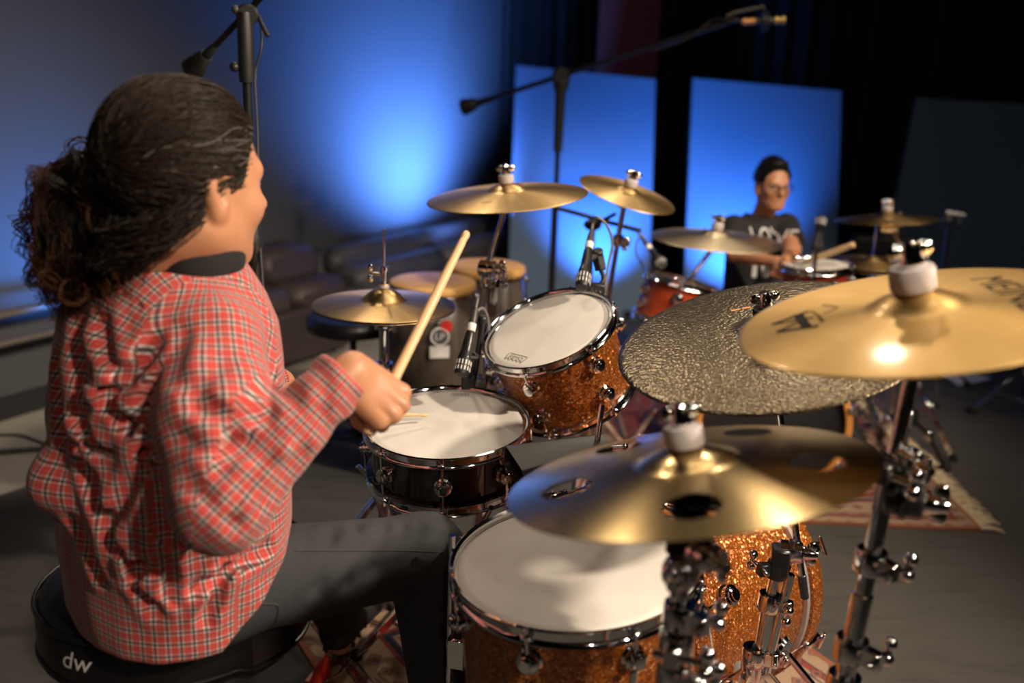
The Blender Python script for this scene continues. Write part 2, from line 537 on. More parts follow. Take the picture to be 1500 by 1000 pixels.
def drape():
    t = NT('black_drape'); o = t.obj(); n = t.noise(t.scale(o, (9, 9, 0.25)), 2, 3)
    t.base(t.mix(n.outputs['Fac'], (.003, .003, .0035), (.009, .009, .010))).set(Roughness=0.95)
    return t.m

def wood_stick():
    t = NT('hickory'); o = t.obj(); n = t.noise(t.scale(o, (260, 260, 9)), 1.0, 4, 0.6)
    t.base(t.mix(n.outputs['Fac'], (.55, .33, .15), (.80, .58, .34))).set(Roughness=0.42); return t.m

def conga_wood():
    t = NT('dark_stained_wood'); o = t.obj(); x, y, z = t.sep(o); ang = t.math('ARCTAN2', y, x)
    n = t.noise(t.comb(t.math('MULTIPLY', ang, 9.0), t.math('MULTIPLY', z, 1.5), 0.0), 2.0, 4)
    g = t.noise(t.scale(o, (3, 3, 40)), 3.0, 3)
    c = t.mix(n.outputs['Fac'], (.020, .016, .014), (.13, .10, .08)); c = t.mix(t.math('MULTIPLY', g.outputs['Fac'], .4), c, (.05, .04, .035))
    t.base(c).set(Roughness=0.3, Coat_Weight=0.4, Coat_Roughness=0.1); return t.m

def leather(name, c, rough=0.36):
    t = NT(name); o = t.obj(); v = t.voro(o, 300); n = t.noise(o, 5, 4)
    t.base(t.mix(n.outputs['Fac'], [k * .7 for k in c], [k * 1.3 for k in c])).set(Roughness=rough)
    t.bump(v.outputs['Distance'], 0.12, 0.0008); return t.m

def rawhide():
    t = NT('rawhide'); o = t.obj(); n = t.noise(o, 12, 5, 0.65)
    t.base(t.mix(n.outputs['Fac'], (.50, .25, .06), (.72, .42, .14))).set(Roughness=0.4); return t.m

def sunburst():
    t = NT('red_lacquer'); o = t.obj(); n = t.noise(t.scale(o, (4, 4, 30)), 2, 3)
    t.base(t.mix(n.outputs['Fac'], (.20, .02, .008), (.36, .06, .018))).set(Roughness=0.15, Coat_Weight=0.6, Coat_Roughness=0.05); return t.m

M_CHROME = chrome()
M_SPARK = sparkle()
M_HEAD = head_mat('coated_drum_head')
M_BLACK_METAL = plain('black_metal', (.012, .012, .013), 0.32, 0.0, 0.3)
M_BLACK_PLASTIC = plain('black_plastic', (.014, .014, .015), 0.45)
M_RUBBER = plain('black_rubber', (.012, .012, .012), 0.75)
M_BLACK_LACQUER = plain('black_lacquer', (.008, .006, .006), 0.08, 0.0, 0.3, 20, Coat_Weight=0.7, Coat_Roughness=0.04)
M_GREY_METAL = plain('grey_painted_metal', (.055, .052, .048), 0.42, 0.2, 0.12, 12)
M_FELT = plain('grey_felt', (.42, .38, .38), 0.95, 0, 0.2, 90)
M_BLACK_FELT = plain('black_felt', (.02, .02, .02), 0.95, 0, 0.2, 90)
M_GOLD = cymbal_mat('polished_gold_bronze', (.58, .36, .12), (.70, .47, .18), 0.47, 0.2, 0.5, 0.35)
M_BRASS = cymbal_mat('traditional_bronze', (.56, .36, .14), (.80, .57, .27), 0.40, 0.5, 0.35)
M_SMOKY = cymbal_mat('smoky_bronze', (.40, .27, .10), (.58, .42, .19), 0.25, 0.2, 0.6)
M_PALE = cymbal_mat('pale_bronze', (.66, .53, .34), (.82, .70, .50), 0.42, 0.4, 0.4)
M_RIDE = hammered()
M_INK = plain('black_ink', (.02, .014, .014), 0.6, Specular_IOR_Level=0.05)
M_INK_SOFT = plain('faded_ink', (.13, .085, .03), 0.8, Specular_IOR_Level=0.05)
M_INK_GREY = plain('grey_ink', (.10, .095, .09), 0.6)
M_INK_ORANGE = plain('orange_ink', (.75, .28, .10), 0.5)
M_WHITE = plain('white_print', (.78, .77, .76), 0.7)
M_SILVER_PRINT = plain('silver_print', (.72, .70, .68), 0.4)
M_WOOD_STICK = wood_stick()
M_LEATHER = leather('black_vinyl', (.006, .006, .008), 0.34)
M_SOFA = leather('brown_leather', (.055, .040, .036), 0.5)
M_CABLE = plain('grey_cable', (.16, .15, .145), 0.45)
M_CABLE_BLACK = plain('black_cable', (.012, .012, .012), 0.5)
M_HOOP_GREY = plain('aluminium_collar', (.52, .51, .50), 0.35, 0.6)
M_PAPER = plain('white_paper', (.80, .80, .80), 0.8, 0, .03)
M_RED = plain('red_enamel', (.55, .03, .02), 0.35)
# ------------------------------------------------------------------ the room
M_FLOOR = wall_paint('cream_vinyl_floor', (.36, .33, .28))
M_CARPET = carpet()
M_WALL = wall_paint('grey_wall_paint', (.065, .068, .075))
M_DARKWALL = wall_paint('charcoal_wall_paint', (.02, .02, .022))
M_DRAPE = drape()
M_PANEL = plain('blue_grey_panel_fabric', (.12, .19, .29), 0.9, 0, .06, 200)
M_PANEL_EDGE = plain('black_panel_edge', (.01, .01, .012), 0.7)
M_RED_COLUMN = wall_paint('dark_red_paint', (.20, .035, .03))
M_SKIRT = plain('black_skirting', (.012, .012, .013), 0.6)
M_RAIL_WOOD = plain('grey_brown_wood', (.14, .115, .095), 0.5)

WL0 = np.array([-2.06, 3.78]); WLD = np.array([0.5, 0.866]); WLN = np.array([0.866, -0.5])   # left wall line, direction, inward normal
def wl(t, off, z):
    p = WL0 + WLD * t + WLN * off
    return np.array([p[0], p[1], z])

def slab(pts, z0, z1):
    """prism over a ground polygon"""
    n = len(pts); V = [(x, y, z0) for x, y in pts] + [(x, y, z1) for x, y in pts]
    F = [tuple(range(n - 1, -1, -1)), tuple(range(n, 2 * n))] + [(k, (k + 1) % n, n + (k + 1) % n, n + k) for k in range(n)]
    return MB().add(V, F)

struct('floor', slab([(-6, -4.5), (6, -4.5), (6, 8), (-6, 8)], -0.12, -0.004), M_FLOOR)
ed = np.array([0.54, 0.84]); e0 = np.array([-1.703, 3.072])
a0 = e0 - ed * 8.0; a1 = e0 + ed * 1.62
struct('carpet', slab([tuple(a0), (6, a0[1]), (6, 7.3), (0.3, 7.3), (-0.45, 4.62), tuple(a1)], -0.004, 0.0), M_CARPET)
p, q = wl(-9.5, 0, 0), wl(4.4, 0, 0); p2, q2 = wl(-9.5, -.15, 0), wl(4.4, -.15, 0)
struct('wall_left', slab([p[:2], q[:2], q2[:2], p2[:2]], -0.05, 4.0), M_WALL)
p, q = wl(-9.5, .02, 0), wl(4.3, .02, 0); p2, q2 = wl(-9.5, 0.001, 0), wl(4.3, 0.001, 0)
struct('baseboard_left', slab([p[:2], q[:2], q2[:2], p2[:2]], -0.003, 0.09), M_SKIRT)
struct('wall_back', slab([(-1.0, 7.55), (6, 7.55), (6, 7.7), (-1.0, 7.7)], -0.05, 4.0), M_DARKWALL)
struct('wall_right', slab([(5.6, -4.5), (5.75, -4.5), (5.75, 7.6), (5.6, 7.6)], -0.05, 4.0), M_DARKWALL)
struct('wall_front', slab([(-6, -4.5), (6, -4.5), (6, -4.35), (-6, -4.35)], -0.05, 4.0), M_DARKWALL)
struct('ceiling', slab([(-6, -4.5), (6, -4.5), (6, 8), (-6, 8)], 4.0, 4.12), M_DARKWALL)
struct('column', slab([(0.50, 6.9), (0.90, 6.9), (0.90, 7.0), (0.50, 7.0)], -0.002, 3.95), M_RED_COLUMN)

def curtain(name, label, p, q, h, amp=0.05, folds=16):
    m = MB(); n = folds * 8; p = np.array(p); q = np.array(q); d = q - p; L = np.linalg.norm(d); d /= L; nr = np.array([-d[1], d[0]])
    V = []; F = []
    for k in range(n + 1):
        t = k / n; a = amp * (math.sin(2 * math.pi * folds * t) + 0.35 * math.sin(2 * math.pi * folds * 1.7 * t + 1))
        for off in (0, .012):
            pt = p + d * L * t + nr * (a + off)
            V += [(pt[0], pt[1], 0.01), (pt[0], pt[1], h)]
    for k in range(n):
        b = 4 * k
        F += [(b, b + 4, b + 5, b + 1), (b + 2, b + 3, b + 7, b + 6), (b + 1, b + 5, b + 7, b + 3), (b, b + 2, b + 6, b + 4)]
    F += [(0, 1, 3, 2), (4 * n, 4 * n + 2, 4 * n + 3, 4 * n + 1)]
    m.add(np.array(V) - np.array([p[0], p[1], 0]), F)
    return single(name, m, M_DRAPE, label, 'curtain', (p[0], p[1], 0))
curtain('stage_curtain', 'black pleated stage curtain hanging between the grey wall and the red column', (-0.22, 7.12), (0.48, 7.22), 3.8, 0.04, 7)
curtain('stage_curtain', 'wide black stage curtain hanging from the red column to the far corner', (.94, 7.22), (5.5, 7.22), 3.8, 0.05, 30)

def gobo(label, bl, br, tr, tl, th=0.06):
    """leaning acoustic panel: four front corners, thickness away from the room"""
    base = (np.array(bl) + np.array(br)) / 2
    t = thing('acoustic_panel', label, 'acoustic panel', base)
    P = np.array([bl, br, tr, tl], float) - base
    nrm = np.cross(P[1] - P[0], P[3] - P[0]); nrm /= np.linalg.norm(nrm)
    if nrm[1] > 0: nrm = -nrm
    def prism(Q, f, b):
        V = np.vstack([Q + nrm * f, Q - nrm * b])
        return MB().add(V, [(0, 1, 2, 3), (7, 6, 5, 4)] + [(k, 4 + k, 4 + (k + 1) % 4, (k + 1) % 4) for k in range(4)])
    c = P.mean(0)
    obj('panel_face', prism(c + (P - c) * 0.992, 0.0, 0.045), M_PANEL, t, smooth=False)
    obj('panel_frame', prism(P, -0.012, th), M_PANEL_EDGE, t, smooth=False)
    f = MB()
    for w in (0.15, 0.85):
        f.bar(P[0] * (1 - w) + P[1] * w + [0, .0, .03], P[0] * (1 - w) + P[1] * w + [0, .50, .03], .05, .05)
    obj('foot', f, M_PANEL_EDGE, t, smooth=False)
gobo('blue-lit acoustic panel behind the mic boom stand', (-0.04, 5.80, 0), (0.815, 5.80, 0), (0.812, 6.2, 1.402), (-0.036, 6.2, 1.456))
gobo('blue-lit acoustic panel standing behind the seated boy', (1.02, 5.83, 0), (1.945, 5.83, 0), (1.934, 6.2, 1.372), (1.03, 6.2, 1.417))
gobo('unlit dark acoustic panel at the side of the stage', (2.16, 5.85, 0), (3.25, 5.80, 0), (3.28, 6.2, 1.33), (2.383, 6.2, 1.347))

# sofa along the wall and a grey bench beyond it
def sofa(label, t0, t1, off0, depth, h, mat, n):
    L = t1 - t0
    Mx = np.eye(4); Mx[:3, 0] = [WLD[0], WLD[1], 0]; Mx[:3, 1] = [-WLN[0], -WLN[1], 0]; Mx[:3, 2] = [0, 0, 1]; Mx[:3, 3] = wl(t0, off0, 0)
    t = thing('sofa', label, 'sofa', Mx)
    obj('base', MB().box(L, depth, .26, T(L / 2, -depth / 2, .16), .02), mat, t)
    obj('back', MB().box(L, .18, h - .08, T(L / 2, -.09, .08 + (h - .08) / 2), .05), mat, t)
    for k in range(n):
        w = L / n
        obj('seat_cushion', MB().box(w - .012, depth - .16, .13, T(w * (k + .5), -.16 - (depth - .16) / 2, .335), .04), mat, t)
        obj('back_cushion', MB().box(w - .012, .12, max(.14, h - .36), T(w * (k + .5), -.20, .36 + (h - .36) / 2) @ RX(-.08), .04), mat, t)
    for x in (.06, L - .06):
        for y in (-.08, -depth + .08):
            obj('leg', MB().cyl((x, y, -.002), (x, y, .05), .02, n=10), M_BLACK_PLASTIC, t)
    return t
sofa('brown leather sofa against the grey wall behind the drummer', 0.82, 1.62, .03, .46, .54, M_SOFA, 2)
M_BENCH = leather('grey_vinyl', (.075, .072, .08), .5)
sofa('grey padded sofa beyond the brown one along the wall', 1.74, 3.4, .03, .42, .46, M_BENCH, 2)

# wooden rail bench at the wall behind the drummer's back
rb = thing('rail_bench', 'grey brown wooden rail bench against the wall behind the ponytail', 'bench', wl(-0.35, .2, 0))
for z in (.375, .485):
    obj('rail', MB().bar(wl(-1.5, .2, z), wl(.62, .2, z), .02, .045), M_RAIL_WOOD, rb, world=True)
for t_ in (-1.4, -.55, .55):
    obj('post', MB().bar(wl(t_, .165, -.003), wl(t_, .165, .5), .04, .04), M_RAIL_WOOD, rb, world=True)
# ------------------------------------------------------------------ instrument builders
def wing_nut(Mx, s=1.0):
    m = MB()
    m.lathe([(0, 0), (.011 * s, 0), (.012 * s, .004 * s), (.0085 * s, .02 * s), (.007 * s, .024 * s), (0, .024 * s)], 16, Mx)
    for sg in (-1, 1):
        m.ball((sg * .0125 * s, 0, .015 * s), (.0105 * s, .0040 * s, .0085 * s), 10, Mx)
    return m

def lug_turret(s=1.0):
    """round turret lug turned about its own axis (z out from the shell)"""
    return [(0, 0), (.019 * s, 0), (.019 * s, .004 * s), (.015 * s, .007 * s), (.015 * s, .011 * s), (.0175 * s, .013 * s), (.0175 * s, .017 * s),
            (.013 * s, .0195 * s), (.013 * s, .022 * s), (.0095 * s, .0235 * s), (.0095 * s, .026 * s), (0, .027 * s)]

def hoop_profile(Rh, zt, h, flip=False):
    """triple-flanged steel hoop: outward lip, wall, and a foot that bends over the head collar"""
    Rs = Rh - .013
    p = [(Rs - .001, -h * .55), (Rs + .004, -h * .55), (Rs + .0045, -.004), (Rh - .003, -.0005), (Rh, -.002), (Rh - .001, -.005), (Rs + .0075, -.008),
         (Rs + .0075, -h * .72), (Rh - .001, -h * .80), (Rh, -h), (Rh - .003, -h - .001), (Rs + .005, -h * .86), (Rs - .001, -h * .80), (Rs - .001, -h * .55)]
    return [(r, zt + (-z if flip else z)) for r, z in p]

def drum(name, label, Mx, Rh, depth, nl, shell, cat='drum', group=None, rows=2, head=None, logo=None, top=True, lugs=1.0, a0=0.0, bottom_hoop=True, hoop_h=.026, shell_bands=True):
    """local z=0 is the rim of the top hoop; the drum hangs down from it"""
    t = thing(name, label, cat, Mx, group)
    Rs = Rh - .013; n = 72
    obj('shell', MB().lathe([(Rs - .008, -.014), (Rs - .001, -.014), (Rs - .001, -depth + .014), (Rs - .008, -depth + .014), (Rs - .008, -.014)], n), shell, t, sharp=50)
    hd = MB().lathe([(0, -.0095), (Rs - .016, -.0095), (Rs - .005, -.0105), (Rs - .001, -.0145), (Rs + .0035, -.0155), (Rs + .0035, -.0185), (Rs, -.0185), (Rs - .004, -.015), (0, -.0118)], n)
    obj('top_head', hd, head or M_HEAD, t, sharp=60)
    obj('top_hoop', MB().lathe(hoop_profile(Rh, 0, hoop_h), n), M_CHROME, t, sharp=55)
    if bottom_hoop:
        obj('bottom_head', MB().lathe([(0, -depth + .0095), (Rs - .005, -depth + .0105), (Rs + .0035, -depth + .0155), (Rs + .0035, -depth + .0185), (Rs, -depth + .0185), (0, -depth + .0118)], n), M_HEAD, t, sharp=60)
        obj('bottom_hoop', MB().lathe(hoop_profile(Rh, -depth, hoop_h, True), n), M_CHROME, t, sharp=55)
    for k in range(nl):
        a = a0 + 2 * math.pi * k / nl; ca, sa = math.cos(a), math.sin(a); rad = np.array([ca, sa, 0])
        zs = [-depth / 2] if rows == 1 else [-.014 - .048, -depth + .014 + .048]
        for i, z in enumerate(zs):
            lg = obj('lug', MB().lathe(lug_turret(lugs), 20, frame(rad * (Rs - .0015) + [0, 0, z], rad, (0, 0, 1))), M_CHROME, t, sharp=35)
            rr = Rs + .0135
            ends = ([(0, 1), (-depth, -1)] if rows == 1 else [[(0, 1)], [(-depth, -1)]][i])
            for zt, sg in ends:
                if not bottom_hoop and sg < 0: continue
                rod = MB()
                tip = np.array([ca * rr, sa * rr, zt + sg * .004 - sg * .020])
                rod.cyl((ca * rr, sa * rr, z), tip, .0028, n=8)
                rod.box(.013, .017, .009, frame(tip, (0, 0, 1), rad), .002)
                rod.cyl(tip, tip + np.array([0, 0, sg * .016]), .0042, .0036, n=8)
                obj('tension_rod', rod, M_CHROME, lg)
    if logo:
        V, F = logo; zz = -.0090
        obj('head_print', MB().add(np.c_[V, np.full(len(V), zz)], F), M_INK_GREY, t, smooth=False)
    return t

def cym_profile(R, bow=None, bell_r=None, bell_h=None, flat=False):
    bow = R * .085 if bow is None else bow; br = R * .24 if bell_r is None else bell_r; bh = R * .085 if bell_h is None else bell_h
    def z(r):
        if r >= br: return bow * (1 - ((r - br) / (R - br)) ** 1.7)
        u = r / br
        return bow + bh * (1 - u * u) ** 0.75 * (0.96 + 0.04 * (1 - u)) if u < 1 else bow
    return z

def cymbal(name, label, Mx, R, mat, holes=None, marks=None, group=None, cat='cymbal', **kw):
    """local z=0 is the plane of the rim; thin bronze with bow and bell"""
    zf = cym_profile(R, **kw); th = .0013
    if holes is None:
        rs = [.006] + list(np.linspace(.012, R * .24, 9)) + list(np.linspace(R * .24, R, 22)[1:])
        top = [(r, zf(r) + th) for r in rs]; bot = [(r, zf(r)) for r in reversed(rs)]
        mb = MB().lathe(top + [(R + .0004, th / 2)] + bot + [top[0]], 96)
        o = put(name, raw_mesh(name, np.vstack(mb.v), mb.f, True, 50), mat)
    else:
        pts = []; edges = []; loops = []
        def ring(cx, cy, r, n):
            b = len(pts); pts.extend([Vector((cx + r * math.cos(2 * math.pi * k / n), cy + r * math.sin(2 * math.pi * k / n))) for k in range(n)])
            edges.extend([(b + k, b + (k + 1) % n) for k in range(n)]); loops.append(list(range(b, b + n)))
        ring(0, 0, R, 120); ring(0, 0, .006, 12)
        for hx, hy, hr in holes: ring(hx, hy, hr, 28)
        for r in list(np.linspace(.012, R * .24, 8)) + list(np.linspace(R * .27, R * .975, 16)):
            nn = max(14, int(2 * math.pi * r / .013))
            for k in range(nn):
                a = 2 * math.pi * (k + .5 * (nn % 2)) / nn; p = (r * math.cos(a), r * math.sin(a))
                if all((p[0] - hx) ** 2 + (p[1] - hy) ** 2 > (hr + .003) ** 2 for hx, hy, hr in holes): pts.append(Vector(p))
        r_ = delaunay_2d_cdt(pts, edges, [], 0, 1e-6)
        V2, F2 = r_[0], r_[2]
        P = np.array([v[:] for v in V2]); keep = []
        for f in F2:
            c = P[list(f)].mean(0); rr = np.hypot(*c)
            if rr < .0058 or rr > R: continue
            if any((c[0] - hx) ** 2 + (c[1] - hy) ** 2 < hr * hr * .995 for hx, hy, hr in holes): continue
            keep.append(tuple(f))
        z = np.array([zf(np.hypot(*p)) for p in P]); n = len(P)
        V = np.vstack([np.c_[P, z + th], np.c_[P, z]])
        F = list(keep) + [tuple(reversed([i + n for i in f])) for f in keep]
        cnt = {}
        for f in keep:
            for a, b in zip(f, f[1:] + f[:1]): cnt[(a, b)] = 1
        for (a, b) in cnt:
            if (b, a) not in cnt: F.append((b, a, a + n, b + n))
        o = put(name, raw_mesh(name, V, F, True, 50), mat)
    Mx = np.array(Mx); o.matrix_world = Matrix(Mx.tolist()); WM[o.name] = Mx
    o['label'] = label; o['category'] = cat
    if group: o['group'] = group
    for nm, V, F, m_ in (marks or []):
        V = np.asarray(V, float)
        z = np.array([zf(np.hypot(*p)) for p in V]) + th + .0004
        obj(nm, MB().add(np.c_[V, z], F), m_, o, smooth=False)
    return o

def stroke(p, q, w, seg=10):
    """flat printed stroke between two local points"""
    p, q = np.array(p, float), np.array(q, float); d = q - p; L = np.linalg.norm(d); nr = np.array([-d[1], d[0]]) / L * w / 2
    V = []; F = []
    for k in range(seg + 1):
        c = p + d * k / seg; V += [c - nr, c + nr]
    for k in range(seg): F.append((2 * k, 2 * k + 2, 2 * k + 3, 2 * k + 1))
    return V, F

def strokes(L):
    V = []; F = []
    for s in L:
        v, f = stroke(*s); b = len(V); V += v; F += [tuple(i + b for i in q) for q in f]
    return V, F

def cymbal_mount(parent, Mx, R, post_below=.07, sleeve=M_FELT, nut=True, fs=1.0, ns=1.1, **kw):
    """felts, washer, threaded rod and wing nut of a stand, in the cymbal's frame (children of the stand)"""
    zf = cym_profile(R, **kw); zb = zf(0.0); zt = zb + .0013
    Mx = np.array(Mx)
    tr = lambda mb: MB().add(np.vstack(mb.v), mb.f, Mx)
    obj('mount_rod', tr(MB().cyl((0, 0, zb - post_below), (0, 0, zt + .022 * fs + .030), .004, n=10)), M_CHROME, parent, world=True)
    obj('felt_washer', tr(MB().lathe([(.0045, zt + .0005), (.0185 * fs, zt + .0005), (.0205 * fs, zt + .004), (.0205 * fs, zt + .019 * fs), (.019 * fs, zt + .022 * fs), (.0045, zt + .022 * fs), (.0045, zt + .0005)], 24)), sleeve, parent, world=True)
    obj('felt_washer', tr(MB().lathe([(.0045, zb - .014), (.019, zb - .014), (.0205, zb - .011), (.017, zb - .002), (.0045, zb - .0015), (.0045, zb - .014)], 24)), M_BLACK_FELT, parent, world=True)
    obj('cup_washer', tr(MB().lathe([(.0045, zb - .0175), (.0175, zb - .0175), (.0175, zb - .0142), (.0045, zb - .0142), (.0045, zb - .0175)], 24)), M_CHROME, parent, world=True)
    if nut:
        obj('wing_nut', tr(wing_nut(T(0, 0, zt + .0225 * fs), ns)), M_CHROME, parent, world=True)
    return (Mx @ np.array([0, 0, zb - post_below, 1]))[:3]

def clamp(parent, p, axis, r, side=(1, 0, 0), s=1.0, mat=None):
    """memory lock / tube clamp with its T-bolt, as one part plus a wing bolt"""
    p = np.asarray(p, float); Mx = frame(p, axis, side)
    m = MB().lathe([(r * .98, -.014 * s), (r + .006 * s, -.014 * s), (r + .007 * s, -.011 * s), (r + .007 * s, .011 * s), (r + .006 * s, .014 * s), (r * .98, .014 * s)], 20, Mx)
    m.box(.022 * s, .016 * s, .022 * s, Mx @ T(r + .014 * s, 0, 0))
    c = obj('clamp', m, mat or M_CHROME, parent, world=True)
    b = MB().cyl((Mx @ [r + .018 * s, -.020 * s, 0, 1])[:3], (Mx @ [r + .018 * s, .030 * s, 0, 1])[:3], .0042 * s, n=10)
    b.ball((Mx @ [r + .018 * s, .033 * s, .010 * s, 1])[:3], .0085 * s, 10); b.ball((Mx @ [r + .018 * s, .033 * s, -.010 * s, 1])[:3], .0085 * s, 10)
    b.cyl((Mx @ [r + .018 * s, .032 * s, -.012 * s, 1])[:3], (Mx @ [r + .018 * s, .032 * s, .012 * s, 1])[:3], .005 * s, n=10)
    obj('wing_bolt', b, M_CHROME, c, world=True)
    return c

def tilter(parent, p, axis, s=1.0, mat=None):
    """ratchet tilter: a fluted drum across the tube"""
    Mx = frame(p, axis, (0, 0, 1)); w = .017 * s
    m = MB()
    for z0, z1 in ((-w, -.002 * s), (.002 * s, w)):
        m.lathe([(0, z0), (.015 * s, z0), (.017 * s, z0 + .002 * s), (.017 * s, z1 - .002 * s), (.015 * s, z1), (0, z1)], 20, Mx)
    m.lathe([(0, -.003 * s), (.0195 * s, -.003 * s), (.0195 * s, .003 * s), (0, .003 * s)], 24, Mx)
    c = obj('tilter', m, mat or M_CHROME, parent, world=True)
    obj('wing_bolt', wing_nut(Mx @ T(0, 0, w), .9 * s), M_CHROME, c, world=True)
    return c

def tripod(parent, base, h1, h2, spread, az, tube_r, mat=M_CHROME, double=True, foot=.014, top=None):
    """three braced legs under a vertical tube at base (ground point)"""
    b = np.asarray(base, float)
    obj('leg_collar', MB().cyl(b + [0, 0, h1 - .02], b + [0, 0, h1 + .02], tube_r + .006, n=18), mat, parent, world=True)
    obj('brace_collar', MB().cyl(b + [0, 0, h2 - .012], b + [0, 0, h2 + .012], tube_r + .005, n=18), mat, parent, world=True)
    for k in range(3):
        a = az + k * 2 * math.pi / 3; d = np.array([math.cos(a), math.sin(a), 0]); sd = np.array([-d[1], d[0], 0])
        hub = b + d * (tube_r + .008) + [0, 0, h1]; tip = b + d * spread + [0, 0, .012]
        m = MB()
        for sg in ((-1, 1) if double else (0,)):
            m.bar(hub + sd * sg * .008, tip + sd * sg * .008, .004 if double else .010, .014, sd)
        mid = hub * .45 + tip * .55; low = b + d * (tube_r + .006) + [0, 0, h2]
        m.bar(low, mid, .010, .004)
        lg = obj('leg', m, mat, parent, world=True)
        obj('rubber_foot', MB().lathe([(0, -.012), (foot * 1.1, -.012), (foot * 1.2, .002), (foot, .016), (foot * .6, .02), (0, .02)], 14, T(*tip)), M_RUBBER, lg, world=True)

def pole(parent, name, p, q, r0, r1=None, mat=M_CHROME, n=16):
    return obj(name, MB().cyl(p, q, r0, r1, n), mat, parent, world=True)
# ------------------------------------------------------------------ rugs
def rug(label, cx, cy, hx, hy, fringe_sides, rot=0.0, name='persian_rug'):
    c = T(cx, cy, 0.0) @ RZ(rot)
    t = thing(name, label, 'rug', c)
    nx, ny = 40, 30; V = []; F = []
    for j in range(ny + 1):
        for i in range(nx + 1):
            x = -hx + 2 * hx * i / nx; y = -hy + 2 * hy * j / ny
            V.append((x + .006 * math.sin(y * 9), y + .006 * math.sin(x * 8), .008 + .0015 * math.sin(x * 11 + y * 7)))
    for j in range(ny):
        for i in range(nx):
            a = j * (nx + 1) + i; F.append((a, a + 1, a + nx + 2, a + nx + 1))
    n = len(V); per = [i for i in range(nx + 1)] + [(j) * (nx + 1) + nx for j in range(1, ny + 1)] + [ny * (nx + 1) + i for i in range(nx - 1, -1, -1)] + [j * (nx + 1) for j in range(ny - 1, 0, -1)]
    for p in per: V.append((V[p][0], V[p][1], 0.0))
    m = len(per)
    for k in range(m): F.append((per[(k + 1) % m], per[k], n + k, n + (k + 1) % m))
    obj('pile', MB().add(V, F), rug_mat('persian_pattern', hx, hy), t)
    fm = MB()
    for side in fringe_sides:
        y = -hy
        while y < hy:
            ln = random.uniform(.055, .095); dy = random.uniform(-.03, .03); x = side * (hx - .004)
            p = [(x, y, .007), (x + side * ln * .5, y + dy * .4, .009 + random.uniform(0, .006)), (x + side * ln, y + dy, .004)]
            fm.tube(p, [.0035, .0042, .0022], 5); y += .0085
    if fringe_sides:
        obj('fringe', fm, plain('cream_wool_fringe', (.62, .50, .33), .9, 0, .25, 60), t, kind='stuff')
    return t
rug('Persian rug with cream fringe lying under the boy\'s drum kit', 0.925, 3.905, .675, .845, (1,))
rug('dark Persian rug with red edge under the orange sparkle kit', .354, 1.949, .575, .85, (), math.radians(32.7))

# ------------------------------------------------------------------ drum heads' printed marks
def crown_logo(ang, rad, s):
    V = []; F = []
    tv, tf = text_geo('REMO', .016 * s); V += (tv + [0, -.004 * s]).tolist(); F += tf
    st = []
    xs = np.linspace(-.026, .026, 9) * s
    for k in range(8): st.append(((xs[k], -.016 * s + (.007 * s if k % 2 else 0)), (xs[k + 1], -.016 * s + (0 if k % 2 else .007 * s)), .0022 * s))
    st += [((-.027 * s, .007 * s), (.027 * s, .007 * s), .002 * s), ((-.03 * s, .006 * s), (-.026 * s, -.016 * s), .002 * s), ((.03 * s, .006 * s), (.026 * s, -.016 * s), .002 * s)]
    v, f = strokes(st); b = len(V); V += [list(p) for p in v]; F += [tuple(i + b for i in q) for q in f]
    V = np.array(V); c, s_ = math.cos(ang), math.sin(ang)
    # bottom of the mark faces the rim
    ux, uy = np.array([-s_, c]), np.array([-c, -s_])
    P = np.array([c, s_]) * rad + V[:, :1] * ux * 1.0 + V[:, 1:] * uy
    return P, F

# snare
SN_M = frame((-.138, 2.072, .693), (-.038, -.110, .993))
drum('snare_drum', 'black snare drum with chrome hoops in front of the drummer', SN_M, .185, .142, 8, M_BLACK_LACQUER, rows=1, a0=math.radians(-89), logo=crown_logo(math.radians(82), .145, .7))
# rack tom
TOM_M = frame((.079, 2.222, .875), (-.349, -.274, .896))
rt = drum('rack_tom', 'orange sparkle rack tom tilted beside the snare', TOM_M, .160, .205, 6, M_SPARK, a0=math.radians(-112), logo=crown_logo(math.radians(-132), .112, 1.0))
# floor tom
FT_M = frame((.117, 1.490, .672), (-.081, -.052, .995))
ft = drum('floor_tom', 'orange sparkle floor tom by the drummer\'s knee', FT_M, .210, .40, 8, M_SPARK, a0=math.radians(-113), hoop_h=.03, lugs=1.05)
for a in (168, 48, -72):
    a = math.radians(a); r = np.array([math.cos(a), math.sin(a)]) ; c = np.array([.117 + .01, 1.49])
    p = np.array([*(c + r * .222), .0])
    br = MB().box(.034, .03, .06, frame((*(c + r * .208), .46), (0, 0, 1), (r[0], r[1], 0)))
    obj('leg_bracket', br, M_CHROME, ft, world=True)
    lg = obj('leg', MB().tube([p + [0, 0, .68 if a > 2.5 else .60], p + [0, 0, .30], p + [*(r * .015), .12], p + [*(r * .03), .02]], .0062, 10), M_CHROME, ft, world=True)
    obj('rubber_foot', MB().cyl(p + [*(r * .03), .0085], p + [*(r * .03), .04], .014, .011, 12), M_RUBBER, lg, world=True)

